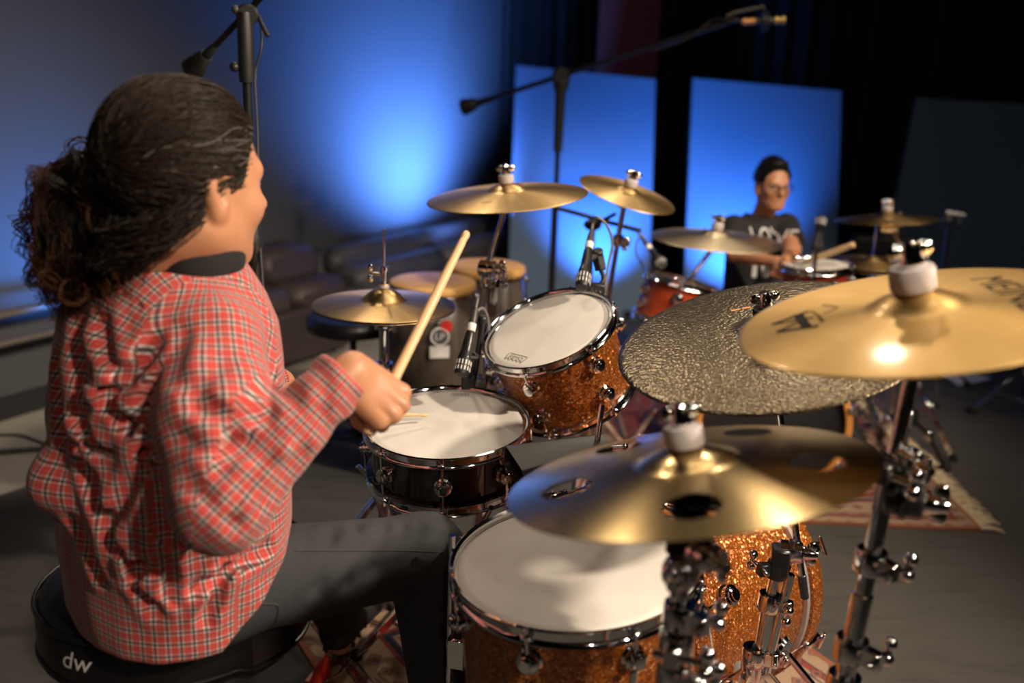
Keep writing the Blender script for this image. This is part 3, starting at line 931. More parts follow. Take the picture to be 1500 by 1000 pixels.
# ------------------------------------------------------------------ bass drums
def bass_drum(name, label, Mx, R, depth, shell, front_head, hoop_mat, batter=M_HEAD, claws=8, spurs=True, lugmat=M_CHROME):
    """local z points out of the front head, z=0 at the front hoop's face"""
    t = thing(name, label, 'drum', Mx); n = 80; Rs = R - .018; hw = .042
    obj('shell', MB().lathe([(Rs - .01, -hw - .012), (Rs, -hw - .012), (Rs, -depth + hw + .012), (Rs - .01, -depth + hw + .012), (Rs - .01, -hw - .012)], n), shell, t, sharp=50)
    for nm, z0, z1, sg in (('front_hoop', -hw, 0, 1), ('batter_hoop', -depth, -depth + hw, -1)):
        obj(nm, MB().lathe([(Rs - .004, z0), (R - .002, z0), (R, z0 + .002), (R, z1 - .002), (R - .002, z1), (Rs - .004, z1), (Rs - .004, z0)], n), hoop_mat, t, sharp=50)
        zc = z0 if sg > 0 else z1
        obj('head_collar', MB().lathe([(Rs - .002, zc - sg * .013), (Rs + .010, zc - sg * .013), (Rs + .010, zc - sg * .001), (Rs - .002, zc - sg * .001), (Rs - .002, zc - sg * .013)], n), M_HOOP_GREY, t, sharp=50)
    for nm, z, mt in (('front_head', -.026, front_head), ('batter_head', -depth + .026, batter)):
        d = .001 if z > -.1 else -.001
        obj(nm, MB().lathe([(0, z + d), (Rs - .004, z + d), (Rs - .002, z), (Rs - .004, z - d), (0, z - d)], n), mt, t, sharp=60)
    for k in range(claws):
        a = 2 * math.pi * (k + .35) / claws; rad = np.array([math.cos(a), math.sin(a), 0]); tg = np.array([-rad[1], rad[0], 0])
        for z0, sg in ((0, 1), (-depth, -1)):
            if sg < 0 and k % 2: pass
            zl = z0 - sg * .135
            lg = obj('lug', MB().lathe(lug_turret(1.25), 20, frame(rad * (Rs - .0015) + [0, 0, zl], rad, (0, 0, 1))), lugmat, t, sharp=35)
            rod = MB().cyl(rad * (Rs + .017) + [0, 0, zl], rad * (Rs + .021) + [0, 0, z0 - sg * .012], .0034, n=8)
            e = rad * (R + .010) + [0, 0, z0 + sg * .006]
            rod.cyl(rad * (Rs + .021) + [0, 0, z0 - sg * .012], e, .0042, n=8)
            rod.cyl(e - tg * .022 + rad * .004, e + tg * .022 + rad * .004, .0045, n=8)
            obj('claw_rod', rod, M_CHROME, lg)
            cl = MB().box(.016, .022, .058, frame(rad * (R + .004) + [0, 0, z0 - sg * .020], (0, 0, 1), rad), .004)
            cl.box(.018, .022, .012, frame(rad * (R - .003) + [0, 0, z0 + sg * .004], (0, 0, 1), rad), .003)
            obj('claw', cl, M_BLACK_METAL if claws != 8 else M_CHROME, t)
    return t
ax = np.array([.72, .69, 0.0]); ax /= np.linalg.norm(ax)
BD_M = frame(np.array([.525, 2.215, .292]), ax, (0, 0, 1))
bd = bass_drum('bass_drum', 'orange sparkle bass drum behind the floor tom', BD_M, .285, .46, M_SPARK, M_BLACK_PLASTIC, M_SPARK, claws=8)
for sg in (-1, 1):
    sd = np.array([-ax[1], ax[0], 0]) * sg; c = np.array([.525, 2.215, .292]) - ax * .12
    p = c + sd * .262 + [0, 0, -.06]; q = c + sd * .40 + ax * .12; q[2] = .02
    sp = obj('spur', MB().cyl(p, q, .0085, n=12), M_CHROME, bd, world=True)
    obj('spur_bracket', MB().lathe([(0, 0), (.04, 0), (.042, .006), (.034, .014), (.022, .030), (0, .034)], 20, frame(p - sd * .018, sd)), M_CHROME, bd, world=True)
    obj('rubber_foot', MB().cyl(q + [0, 0, -.0105], q + [0, 0, .022], .013, .010, 12), M_RUBBER, sp, world=True)

# cowbell clamped over the bass drum
m0 = at(752, 686, 1.93); r0 = at(888, 652, 2.0); axb = (r0 - m0); Lb = np.linalg.norm(axb)
CB_M = frame(m0, axb, at(776, 693, 1.905) - at(728, 657, 1.965))
cb = thing('cowbell', 'dark grey cowbell with open mouth clamped between snare and rack tom', 'cowbell', CB_M)
def ring_rect(w, h, z, r=.010, n=5):
    P = []
    for cx, cy, a0 in ((w - r, h - r, 0), (-w + r, h - r, 90), (-w + r, -h + r, 180), (w - r, -h + r, 270)):
        for k in range(n): a = math.radians(a0 + 90 * k / (n - 1)); P.append((cx + r * math.cos(a), cy + r * math.sin(a), z))
    return P
R0 = ring_rect(.047, .027, 0); R1 = ring_rect(.026, .015, Lb); R2 = ring_rect(.0235, .0125, Lb - .004); R3 = ring_rect(.0445, .0245, 0)
n = len(R0); V = R0 + R1 + R2 + R3; F = []
for b in range(3):
    for k in range(n): F.append((b * n + k, b * n + (k + 1) % n, (b + 1) * n + (k + 1) % n, (b + 1) * n + k)) if b != 1 else None
F += [(3 * n + k, 3 * n + (k + 1) % n, (k + 1) % n, k) for k in range(n)]
F.append(tuple(range(n, 2 * n))); F.append(tuple(range(3 * n - 1, 2 * n - 1, -1)))
obj('bell_body', MB().add(V, F), M_GREY_METAL, cb, sharp=50)
rod_t, rod_b = at(882, 592, 1.985), at(874, 655, 1.99)
foot_b = np.array([.30, 1.99, .575])
mr = MB().tube([rod_t, rod_b, rod_b * .7 + foot_b * .3 + [0, 0, -.01], foot_b], .0058, 12)
obj('mount_rod', mr, M_CHROME, cb, world=True)
obj('eye_bolt', MB().torus(.012, .005, frame(rod_b + [.012, -.004, .002], (0, 0, 1)), 20, 8).cyl(rod_b + [.012, -.004, .0], rod_b + [.052, -.004, .004], .006, n=10).ball(rod_b + [.056, -.004, .005], (.007, .016, .009), 10), M_CHROME, cb, world=True)
obj('hoop_clamp', MB().box(.036, .046, .032, T(*(foot_b + [0, 0, .004]))), M_CHROME, cb, world=True)

# ------------------------------------------------------------------ hi-hat
hx, hy, hz = -.322, 2.41, .863
hs = thing('hi_hat_stand', 'chrome hi-hat stand between the drummer and the congas', 'hi-hat stand', (hx, hy, 0))
cymbal('hi_hat_cymbal', 'upper bronze hi-hat cymbal with the pull rod through it', T(hx, hy, hz) , .178, M_BRASS, bell_h=.030, bell_r=.052, bow=.014, group=None)
Mi = T(hx, hy, hz - .004) @ np.diag([1, -1, -1, 1.0])
cymbal('hi_hat_cymbal', 'lower bronze hi-hat cymbal facing up under the other one', Mi, .178, M_BRASS, bell_h=.030, bell_r=.052, bow=.014)
pole(hs, 'pull_rod', (hx, hy, .50), (hx, hy, 1.055), .0038, n=10)
pole(hs, 'upper_tube', (hx, hy, .52), (hx, hy, hz - .058), .0125)
pole(hs, 'lower_tube', (hx, hy, .06), (hx, hy, .70), .0155)
clamp(hs, (hx, hy, .70), (0, 0, 1), .0155, (-1, -.3, 0), 1.1)
obj('seat_cup', MB().lathe([(0, 0), (.022, 0), (.024, .004), (.024, .010), (0, .010)], 20, T(hx, hy, hz - .060)), M_CHROME, hs, world=True)
cl = MB().lathe([(.004, 0), (.010, 0), (.012, .003), (.012, .012), (.009, .014), (.009, .040), (.012, .042), (.012, .052), (.004, .054)], 18, T(hx, hy, hz + .046))
obj('clutch', cl, M_CHROME, hs, world=True)
wb = MB().cyl((hx, hy, hz + .080), (hx - .030, hy, hz + .080), .004, n=8)
for z in (-.012, .014): wb.ball((hx - .034, hy, hz + .080 + z), (.008, .006, .011), 10)
obj('wing_bolt', wb, M_CHROME, hs, world=True)
obj('felt_washer', MB().lathe([(.004, 0), (.013, 0), (.0135, .007), (.004, .007), (.004, 0)], 18, T(hx, hy, hz + .0455)), M_FELT, hs, world=True)
tripod(hs, (hx, hy, 0), .34, .10, .30, math.radians(80), .0155)
fa, fb_ = np.array([hx - .005, hy - .03, .115]), np.array([hx - .095, hy - .30, .035])
fbd = obj('footboard', MB().bar(fa, fb_, .088, .008), M_CHROME, hs, world=True)
sl = MB(); fd = (fb_ - fa) / np.linalg.norm(fb_ - fa); fs = np.cross(fd, [0, 0, 1.0]); fs /= np.linalg.norm(fs)
for k in range(8):
    for sg in (-1, 1):
        c = fa + (fb_ - fa) * (.10 + .11 * k) + np.array([0, 0, .006]); sl.bar(c + fs * sg * .006, c + fs * sg * .036, .014, .003)
obj('slot', sl, M_BLACK_PLASTIC, fbd, world=True, kind='stuff')
obj('heel_plate', MB().bar(fb_ + [0, 0, -.012], fb_ + fd * .10 + [0, 0, .004], .088, .012), M_RED, hs, world=True)
obj('base_rod', MB().tube([(hx + .03, hy, .02), (hx + .03 - .1, hy - .30, .012), (hx - .15, hy - .40, .012)], .0045, 8), M_CHROME, hs, world=True)

# ------------------------------------------------------------------ cymbals and stands of the orange kit
# crash beyond the rack tom
CM = frame((-.026, 2.665, 1.110), (-.098, -.055, .994)); CR = .216
cymbal('crash_cymbal', 'bronze crash cymbal on a boom above the congas', CM, CR, M_BRASS, marks=[('maker_print', *(lambda v: (v[0] @ np.array([[-1, 0], [0, -1]]) + [-.05, -.13], v[1]))(text_geo('~', .05)), M_INK)])
st = thing('cymbal_stand', 'chrome boom stand holding the crash cymbal by the congas', 'cymbal stand', (*at(708, 400, 2.62)[:2], 0))
p = cymbal_mount(st, CM, CR, .045)
q = at(714, 393, 2.63)
tilter(st, p, (.9, -.4, 0), 1.15)
pole(st, 'boom_arm', p, q, .0075)
b = np.array([q[0], q[1], 0]); pole(st, 'upper_tube', b + [0, 0, .48], q + [0, 0, -.01], .0095); pole(st, 'lower_tube', b + [0, 0, .12], b + [0, 0, .62], .0125)
tilter(st, q, (1, -.3, 0), 1.3)
clamp(st, b + [0, 0, q[2] - .035], (0, 0, 1), .0095, (.8, -.6, 0), 1.1); clamp(st, b + [0, 0, .62], (0, 0, 1), .0125, (1, -.2, 0), 1.1)
tripod(st, b, .36, .14, .28, math.radians(95), .0125)

# small splash/crash further back
CM = frame((.334, 3.04, 1.083), (.245, -.163, .956)); CR = .152
cymbal('splash_cymbal', 'small tilted bronze cymbal on a stand in front of the blue panels', CM, CR, M_BRASS)
b = at(893, 440, 3.12); b[2] = 0; b[:2] += (-.02, .0)
st = thing('cymbal_stand', 'slim chrome stand under the small tilted cymbal', 'cymbal stand', b)
p = cymbal_mount(st, CM, CR, .05); q = at(905, 352, 3.07)
tilter(st, p, (.9, -.4, 0), 1.1); pole(st, 'upper_tube', q + (q - p) * 1.6, p, .0085)
clamp(st, q, q - p, .0085, (1, -.3, 0), 1.2)
pole(st, 'middle_tube', b + [0, 0, .40], q + (q - p) * 1.5, .0105); pole(st, 'lower_tube', b + [0, 0, .1], b + [0, 0, .46], .013)
tripod(st, b, .36, .14, .30, math.radians(10), .013)

# ride
CM = frame((.452, 1.690, .999), (-.225, -.141, .964)); CR = .267
oc, of = strokes([((-.02, .0), (.02, .0), .017), ((.028, .0), (.066, .0), .017)])
ro = math.radians(100); Rr = np.array([[math.cos(ro), -math.sin(ro)], [math.sin(ro), math.cos(ro)]])
oc = np.array(oc) * .42 + [-.035, .115]
cymbal('ride_cymbal', 'large dark hammered ride cymbal with a black sleeve and wing nut', CM, CR, M_RIDE, marks=[('maker_print', oc, of, M_INK_ORANGE)], bow=.020, bell_r=.06, bell_h=.018)
hub = at(1102, 980, 1.90); b = np.array([hub[0], hub[1], 0.0])
st = thing('cymbal_stand', 'chrome double-tube boom stand of the ride beside the bass drum', 'cymbal stand', b)
p = cymbal_mount(st, CM, CR, .055, M_BLACK_FELT, fs=1.15, ns=1.15, bow=.020, bell_r=.06, bell_h=.018)
e = at(1179, 876, 1.87); k = at(1150, 800, 1.845)
ba = p + (e - p) * 1.0
tilter(st, p, (1, -.3, 0), 1.2)
pole(st, 'boom_arm', p, e + (p - e) * .09, .0068)
obj('boom_tip', MB().cyl(e + (p - e) * .10, e, .0085, .008, 12), M_BLACK_PLASTIC, st, world=True)
k = p + (e - p) * .80
head = k + np.array([-.035, -.01, -.005])
tilter(st, k + [-.016, -.004, 0], (1, -.2, 0), 1.25)
obj('boom_clamp', MB().box(.034, .040, .055, frame(head + [0, 0, -.01], (0, 0, 1), (1, -.2, 0))), M_BLACK_METAL, st, world=True)
d_ = hub - head
pole(st, 'upper_tube', head, head + d_ * .60, .0105); pole(st, 'lower_tube', head + d_ * .40, b + [0, 0, .10], .0145)
d2 = np.array([.024, -.006, 0])
pole(st, 'side_tube', head + d_ * .14 + d2, hub + d2, .0095)
clamp(st, head + d_ * .40, d_, .0145, (1, -.3, 0), 1.15); clamp(st, hub + [0, 0, .03], (0, 0, 1), .0145, (1, -.3, 0), 1.3)
clamp(st, head + d_ * .12, d_, .0125, (-1, -.3, 0), 1.1, M_BLACK_METAL)
tripod(st, b, hub[2], .10, .34, math.radians(-12), .0145)

# big polished crash at the front
CM = frame((.526, 1.265, 1.151), (-.230, -.003, .973)); CR = .229
CMi = np.linalg.inv(CM)
def on_disc(Mx, px, py):
    v = at(px, py, 1.0) - _C; n_ = Mx[:3, 2]; t_ = ((Mx[:3, 3] - _C) @ n_ + .012) / (v @ n_)
    return (np.linalg.inv(Mx) @ np.append(_C + v * t_, 1))[:2]
D = lambda x, y: on_disc(CM, 1060 + x / 7.5, 410 + y / 7.5)
mk = strokes([(D(530, 462), D(940, 350), .0085), (D(730, 447), D(990, 428), .008), (D(580, 547), D(1045, 522), .0085), (D(580, 547), D(860, 455), .006), (D(530, 462), D(860, 440), .005), (D(815, 375), D(915, 525), .013)])
mk2 = strokes([(D(1040, 405), D(1092, 482), .006), (D(1100, 400), D(1260, 335), .004), (D(1085, 290), D(1250, 325), .004), (D(960, 350), D(1060, 420), .004)])
tv, tf = text_geo('MEINL', .062)
lc = on_disc(CM, 1478, 428); a = math.atan2(lc[1], lc[0]); ux = np.array([math.sin(a), -math.cos(a)]); uy = np.array([math.cos(a), math.sin(a)])
tv = uy * np.hypot(*lc) + tv[:, :1] * ux * 1.0 + tv[:, 1:] * uy
cymbal('crash_cymbal', 'large polished gold crash cymbal with black maker marks nearest the camera', CM, CR, M_GOLD,
       marks=[('maker_emblem', *mk, M_INK), ('faded_print', *mk2, M_INK_SOFT), ('maker_lettering', tv, tf, M_INK)], bow=.016, bell_r=.058, bell_h=.020)
b = np.array([.455, 1.262, 0.0])
st = thing('cymbal_stand', 'tall chrome stand with many clamps holding the polished gold crash', 'cymbal stand', b)
p = cymbal_mount(st, CM, CR, .070, fs=1.42, ns=1.35, bow=.016, bell_r=.058, bell_h=.020)
tilter(st, p, (1, -.25, 0), 1.25, M_BLACK_METAL)
P_ = lambda z: b + (p - b) * (z / p[2])
obj('tilter_arm', MB().cyl(p + [-.02, 0, 0], p + [.058, -.012, -.002], .0085, n=12).ball(p + [.058, -.012, -.002], .012, 12), M_BLACK_METAL, st, world=True)
pole(st, 'upper_tube', P_(.86), p, .0095); pole(st, 'middle_tube', P_(.62), P_(.94), .0125); pole(st, 'lower_tube', P_(.12), P_(.75), .0150)
clamp(st, P_(.94), p - b, .0125, (-.6, -.8, 0), 1.25, M_BLACK_METAL); tilter(st, P_(.90) + [.022, -.01, 0], (1, -.4, 0), 1.5, M_BLACK_METAL)
tilter(st, P_(.955) + [.016, -.012, 0], (.4, -1, 0), 1.1)
arm0 = P_(.93); obj('boom_arm', MB().cyl(arm0 + [.015, -.01, 0], arm0 + [.085, .0, -.055], .0060, n=12), M_BLACK_METAL, st, world=True)
clamp(st, P_(.80), p - b, .0135, (.5, -.8, 0), 1.2); clamp(st, P_(.66), p - b, .0152, (.7, -.7, 0), 1.25); clamp(st, P_(.60), p - b, .0155, (-.2, -1, 0), 1.3)
clamp(st, P_(.53), p - b, .0155, (.6, -.8, 0), 1.3)
tripod(st, b, .34, .12, .32, math.radians(-30), .015)

# effects crash with holes
CM = frame((.226, 1.151, .966), (-.189, .128, .974)); CR = .229
ho = [(.155 * math.cos(math.radians(a)), .155 * math.sin(math.radians(a)), .033) for a in (-23, 49, 118, 186, 262)]
cymbal('effects_cymbal', 'smoky bronze effects cymbal with round holes above the floor tom', CM, CR, M_SMOKY, holes=ho, bow=.018, bell_r=.062, bell_h=.018)
p0 = (CM @ [0, 0, -.035, 1])[:3]; b = np.array([p0[0] - .02, p0[1] - .01, 0.0])
st = thing('cymbal_stand', 'chrome stand crowded with clamps under the holed cymbal', 'cymbal stand', b)
p = cymbal_mount(st, CM, CR, .065, fs=1.2, ns=1.15, bow=.018, bell_r=.062, bell_h=.018)
P_ = lambda z: b + (p - b) * (z / p[2])
tilter(st, p, (1, -.3, 0), 1.3, M_BLACK_METAL)
pole(st, 'upper_tube', P_(.60), p, .0095); pole(st, 'lower_tube', P_(.10), P_(.70), .0135)
arm = MB().cyl(p + [-.028, -.02, -.006], p + [.045, -.03, -.075], .0062, n=12)
obj('boom_arm', arm, M_BLACK_METAL, st, world=True)
obj('clamp_block', MB().box(.05, .045, .055, frame(p + [.0, -.012, -.045], (0.2, 0, 1), (1, -.3, 0))), M_BLACK_METAL, st, world=True)
obj('side_bolt', MB().cyl(p + [-.02, -.01, -.05], p + [-.062, -.016, -.044], .0065, n=12), M_BLACK_METAL, st, world=True)
tilter(st, p + [.012, -.03, -.06], (.6, -1, 0), 1.2); tilter(st, p + [-.012, -.03, -.085], (-.4, -1, 0), 1.2)
for z, sd, s in ((.775, (.7, -.7, 0), 1.2), (.735, (-.3, -1, 0), 1.3), (.69, (.6, -.9, 0), 1.3), (.64, (-.6, -.9, 0), 1.2), (.585, (.5, -.9, 0), 1.2)): clamp(st, P_(z), p - b, .0135, sd, s)
tripod(st, b, .34, .12, .30, math.radians(-75), .0135)

# ------------------------------------------------------------------ congas
def conga(label, c, h, R, group=None):
    t = thing('conga', label, 'conga', T(c[0], c[1], h)); n = 64
    obj('shell', MB().lathe([(R - .022, -.035), (R - .008, -.05), (R + .016, -.20), (R + .020, -.28), (R + .010, -.38), (R - .018, -.54), (R - .045, -h + .03), (R - .047, -h + .002), (R - .058, -h + .002), (R - .055, -.5), (R - .022, -.035)], n), M_CONGA, t)
    obj('drum_head', MB().lathe([(0, .001), (R * .7, .0005), (R - .012, -.001), (R - .003, -.006), (R, -.014), (R - .001, -.024), (R - .008, -.030), (R - .02, -.030), (0, -.008)], n), M_HIDE, t)
    obj('rim_ring', MB().torus(R - .002, .0055, T(0, 0, -.034), 64, 8), M_CHROME, t)
    obj('base_band', MB().lathe([(R - .044, -h + .035), (R - .042, -h + .035), (R - .044, -h + .001), (R - .047, -h + .001), (R - .044, -h + .035)], n), M_CHROME, t)
    for k in range(6):
        a = math.radians(-78 + 60 * k); r = np.array([math.cos(a), math.sin(a), 0])
        lg = obj('lug', MB().box(.016, .030, .05, frame(r * (R + .008) + [0, 0, -.135], (0, 0, 1), r)).ball(r * (R + .012) + [0, 0, -.042], .011, 10), M_CHROME, t)
        obj('hook_rod', MB().cyl(r * (R + .010) + [0, 0, -.19], r * (R + .009) + [0, 0, -.038], .0042, n=8), M_CHROME, lg)
    return t
M_CONGA = conga_wood(); M_HIDE = rawhide()
c1 = np.array([-.278, 3.339, .733]); c2 = at(712, 387, 3.70)
cg = conga('dark wood conga with a red and white maker badge', c1, .733, .150)
conga('dark wood conga standing behind the badged one', c2, c2[2], .148)
# badge
bdg = at(650, 484, 3.2) - c1; ang = math.atan2(bdg[1], bdg[0]); r = np.array([math.cos(ang), math.sin(ang), 0]); Rb = .1700
def badge(x, z): return frame(c1 + r * Rb + np.array([-r[1], r[0], 0]) * x + [0, 0, z], r, np.array([-r[1], r[0], 0]))
obj('badge_disc', MB().lathe([(0, 0), (.030, 0), (.030, .004), (0, .005)], 28, badge(0, -.155)), plain('badge_steel', (.10, .13, .15), .4, .5), cg, world=True)
obj('badge_ring', MB().torus(.029, .003, badge(0, -.155) @ T(0, 0, .004), 28, 8), M_SILVER_PRINT, cg, world=True)
tv, tf = text_geo('LP', .034)
obj('badge_lettering', MB().add(np.c_[tv, np.full(len(tv), .0065)], tf, badge(0, -.155)), M_SILVER_PRINT, cg, world=True, smooth=False)
obj('badge_dot', MB().lathe([(0, 0), (.020, 0), (.020, .006), (0, .007)], 24, badge(.022, -.120)), M_RED, cg, world=True)
obj('badge_plate', MB().box(.066, .040, .006, badge(0, -.208) @ T(0, 0, .002)), M_SILVER_PRINT, cg, world=True)

# ------------------------------------------------------------------ spare stool behind the hi-hat
sb = np.array([-.578, 3.487, 0.0])
so = thing('drum_stool', 'round black stool on a tripod behind the hi-hat', 'stool', sb)
obj('seat', MB().lathe([(0, .505), (.15, .505), (.165, .512), (.168, .53), (.166, .55), (.155, .562), (.10, .567), (0, .568)], 40), M_LEATHER, so)
pole(so, 'post', sb + [0, 0, .12], sb + [0, 0, .506], .0125, mat=M_BLACK_METAL); pole(so, 'sleeve', sb + [0, 0, .28], sb + [0, 0, .41], .018, mat=M_BLACK_METAL)
clamp(so, sb + [0, 0, .38], (0, 0, 1), .018, (1, -.2, 0), 1.0, M_BLACK_METAL)
tripod(so, sb, .29, .12, .24, math.radians(-145), .018, M_BLACK_METAL)

# ------------------------------------------------------------------ the drummer's throne
th_c = np.array([-.567, 1.575, .535]); th_a = math.radians(42)
TH = T(th_c[0], th_c[1], 0) @ RZ(th_a)
tt = thing('drum_throne', 'wide black vinyl drum throne under the drummer', 'stool', TH)
def saddle(a):
    """outline radius of the seat: broad at the back, two lobes in front (x forward)"""
    c = math.cos(a); return .216 + .022 * math.cos(2 * (a)) * (1 if abs(a) > 1.57 else .2) - .035 * max(0, c) ** 8 + .012 * abs(math.sin(a))
prof = [(.0, .0), (.80, .0), (.93, .004), (.985, .016), (1.0, .035), (1.0, .085), (.985, .105), (.955, .118), (.90, .124), (.5, .120), (.0, .116)]
V = []; F = []; n = 72
for s_, z in prof:
    for k in range(n):
        a = -math.pi + 2 * math.pi * k / n; R_ = saddle(a) * s_; V.append((R_ * math.cos(a), R_ * math.sin(a), .455 + z))
for i in range(len(prof) - 1):
    for k in range(n): F.append((i * n + k, i * n + (k + 1) % n, (i + 1) * n + (k + 1) % n, (i + 1) * n + k))
obj('seat', MB().add(V, F), M_LEATHER, tt)
for zz, sc_ in ((.565, .997), (.483, 1.0)):
    pts = [(saddle(a) * sc_ * math.cos(a), saddle(a) * sc_ * math.sin(a), zz) for a in np.linspace(-math.pi, math.pi, 73)]
    obj('piping', MB().tube(pts, .0042, 8), M_LEATHER, tt)
tv, tf = text_geo('dw', .046); tv = np.c_[tv[:, 0] * .95 + tv[:, 1] * .25, tv[:, 1]]
def side_pt(a, z):
    R_ = saddle((a + math.pi) % (2 * math.pi) - math.pi) + .0016
    return (R_ * math.cos(a), R_ * math.sin(a), z)
def pix(p):
    v = (TH @ np.append(p, 1))[:3] - _C; d_ = v @ _F; return 750 + F_PX * (v @ _R) / d_
LA = min(np.linspace(-math.pi, math.pi, 721), key=lambda a: abs(pix(side_pt(a, .517)) - 112) + (0 if (TH[:3, :3] @ [math.cos(a), math.sin(a), 0])[1] < 0 else 1e4))
def on_side(x, z): return side_pt(LA + x / .225, z)
obj('maker_lettering', MB().add([on_side(x, .528 + y) for x, y in tv], tf), M_SILVER_PRINT, tt, smooth=False)
obj('post', MB().cyl((0, 0, .10), (0, 0, .45), .016), M_CHROME, tt); obj('seat_plate', MB().box(.2, .2, .012, T(0, 0, .441)), M_BLACK_METAL, tt)
tripod(tt, th_c * [1, 1, 0], .30, .12, .27, math.radians(100), .02)

# ------------------------------------------------------------------ bass pedal
pd = BD_M[:3, 3] - ax * .46; pd[2] = 0
pdl = thing('bass_pedal', 'chrome bass drum pedal with slotted footboard on the dark rug', 'pedal', pd)
h0 = pd - ax * .40 + [0, 0, .028]; h1 = pd - ax * .10 + [0, 0, .085]; sdv = np.array([-ax[1], ax[0], 0])
obj('base_plate', MB().bar(pd - ax * .42 + [0, 0, .013], pd - ax * .04 + [0, 0, .013], .10, .006), M_BLACK_METAL, pdl, world=True)
fb = obj('footboard', MB().bar(h0, h1, .095, .008), M_CHROME, pdl, world=True)
sl = MB()
for k in range(7):
    c = h0 + (h1 - h0) * (.14 + .12 * k) + [0, 0, .006]; sl.bar(c - sdv * .036, c + sdv * .036, .013, .003)
obj('slot', sl, M_BLACK_PLASTIC, fb, world=True, kind='stuff')
obj('heel_plate', MB().bar(h0 - ax * .10, h0 - ax * .005, .095, .014), M_RED, pdl, world=True)
for sg in (-1, 1):
    obj('side_post', MB().cyl(pd - ax * .06 + sdv * sg * .062 + [0, 0, .008], pd - ax * .06 + sdv * sg * .062 + [0, 0, .20], .010, n=12), M_CHROME, pdl, world=True)
obj('cam_shaft', MB().cyl(pd - ax * .06 - sdv * .075 + [0, 0, .19], pd - ax * .06 + sdv * .075 + [0, 0, .19], .008, n=12).lathe([(0, -.012), (.032, -.012), (.032, .012), (0, .012)], 20, frame(pd - ax * .06 + [0, 0, .19], sdv)), M_CHROME, pdl, world=True)
obj('beater', MB().cyl(pd - ax * .06 + [0, 0, .19], pd - ax * .055 + [0, 0, .33], .004, n=8).cyl(pd - ax * .085 + [0, 0, .345], pd - ax * .03 + [0, 0, .345], .022, n=16), M_FELT, pdl, world=True)
obj('spring', MB().tube([pd - ax * .06 - sdv * .075 + np.array([.008 * math.cos(t), .008 * math.sin(t), .05 + .12 * t / 60]) for t in np.linspace(0, 60, 160)], .0015, 5), M_CHROME, pdl, world=True)

# snare stand
sc = np.array([-.135, 2.08, 0.0])
ss = thing('snare_stand', 'chrome basket stand under the black snare drum', 'snare stand', sc)
pole(ss, 'tube', sc + [0, 0, .10], sc + [0, 0, .47], .0135); clamp(ss, sc + [0, 0, .36], (0, 0, 1), .0135, (1, -.4, 0), 1.2)
for k in range(3):
    a = math.radians(-60 + 120 * k); d = np.array([math.cos(a), math.sin(a), 0]); e = (SN_M @ [.178 * d[0], .178 * d[1], -.157, 1])[:3]; e2 = (SN_M @ [.205 * d[0], .205 * d[1], -.118, 1])[:3]
    obj('basket_arm', MB().tube([sc + [0, 0, .46], sc * .4 + e * .6 + [0, 0, -.01], e, e2], .006, 10), M_CHROME, ss, world=True)
tripod(ss, sc, .30, .10, .25, math.radians(35), .0135)
# ------------------------------------------------------------------ microphones
def mic(name, label, tail, nose, r=.014, kind='snare', cable=None, cable_mat=M_CABLE, group=None):
    """a microphone from its cable end (tail) to its grille (nose)"""
    tail, nose = np.asarray(tail, float), np.asarray(nose, float); d = nose - tail; L = np.linalg.norm(d)
    Mx = frame(tail, d, (1, -.4, 0)); t = thing(name, label, 'microphone', Mx)
    g0 = L * .60
    obj('body', MB().lathe([(0, .0), (r * .72, 0), (r * .80, .004), (r * .92, L * .30), (r * .92, L * .42), (r * 1.0, L * .46), (r * 1.12, g0 - .006), (r * 1.2, g0 - .003), (r * 1.2, g0), (0, g0)], 28), M_BLACK_METAL, t)
    obj('grille', MB().lathe([(0, g0 - .001), (r * 1.16, g0), (r * 1.30, g0 + .008), (r * 1.30, L * .90), (r * 1.1, L * .97), (r * .6, L), (0, L)], 28), M_BLACK_PLASTIC, t)
    sl = MB()
    for k in range(14):
        a = 2 * math.pi * k / 14; rad = np.array([math.cos(a), math.sin(a), 0])
        for z0, z1 in ((.66, .76), (.79, .88)):
            sl.box(.0012, .0028, L * (z1 - z0), frame(rad * r * 1.30 + [0, 0, L * (z0 + z1) / 2], (0, 0, 1), rad))
    obj('grille_slots', sl, M_SILVER_PRINT, t, smooth=False, kind='stuff')
    obj('connector', MB().lathe([(0, -.062), (.005, -.062), (.0085, -.040), (.0095, -.022), (.0095, -.001), (0, -.001)], 18), M_GREY_METAL, t)
    obj('connector_ring', MB().lathe([(.0096, -.022), (.0102, -.021), (.0102, -.004), (.0096, -.003), (.0096, -.022)], 18), M_SILVER_PRINT, t)
    if cable is not None:
        st = (Mx @ [0, 0, -.060, 1])[:3]; st2 = (Mx @ [0, 0, -.085, 1])[:3]
        obj('cable', MB().tube(spline([st, st2] + [np.asarray(c, float) for c in cable], 12), .0034, 8), cable_mat, t, world=True)
    return t

def rim_clip(parent, a, b, r=.012):
    """clip from a drum rim (a) up to the microphone body (b)"""
    a, b = np.asarray(a, float), np.asarray(b, float)
    obj('rim_clamp', MB().box(.034, .026, .040, T(*a)), M_BLACK_PLASTIC, parent, world=True)
    obj('clip_arm', MB().tube(spline([a, (a + b) / 2 + [.004, 0, .012], b], 8), .0055, 10), M_BLACK_PLASTIC, parent, world=True)
    obj('clip_collar', MB().torus(r + .004, .005, frame(b, (0.2, 0, 1)), 24, 8), M_BLACK_PLASTIC, parent, world=True)

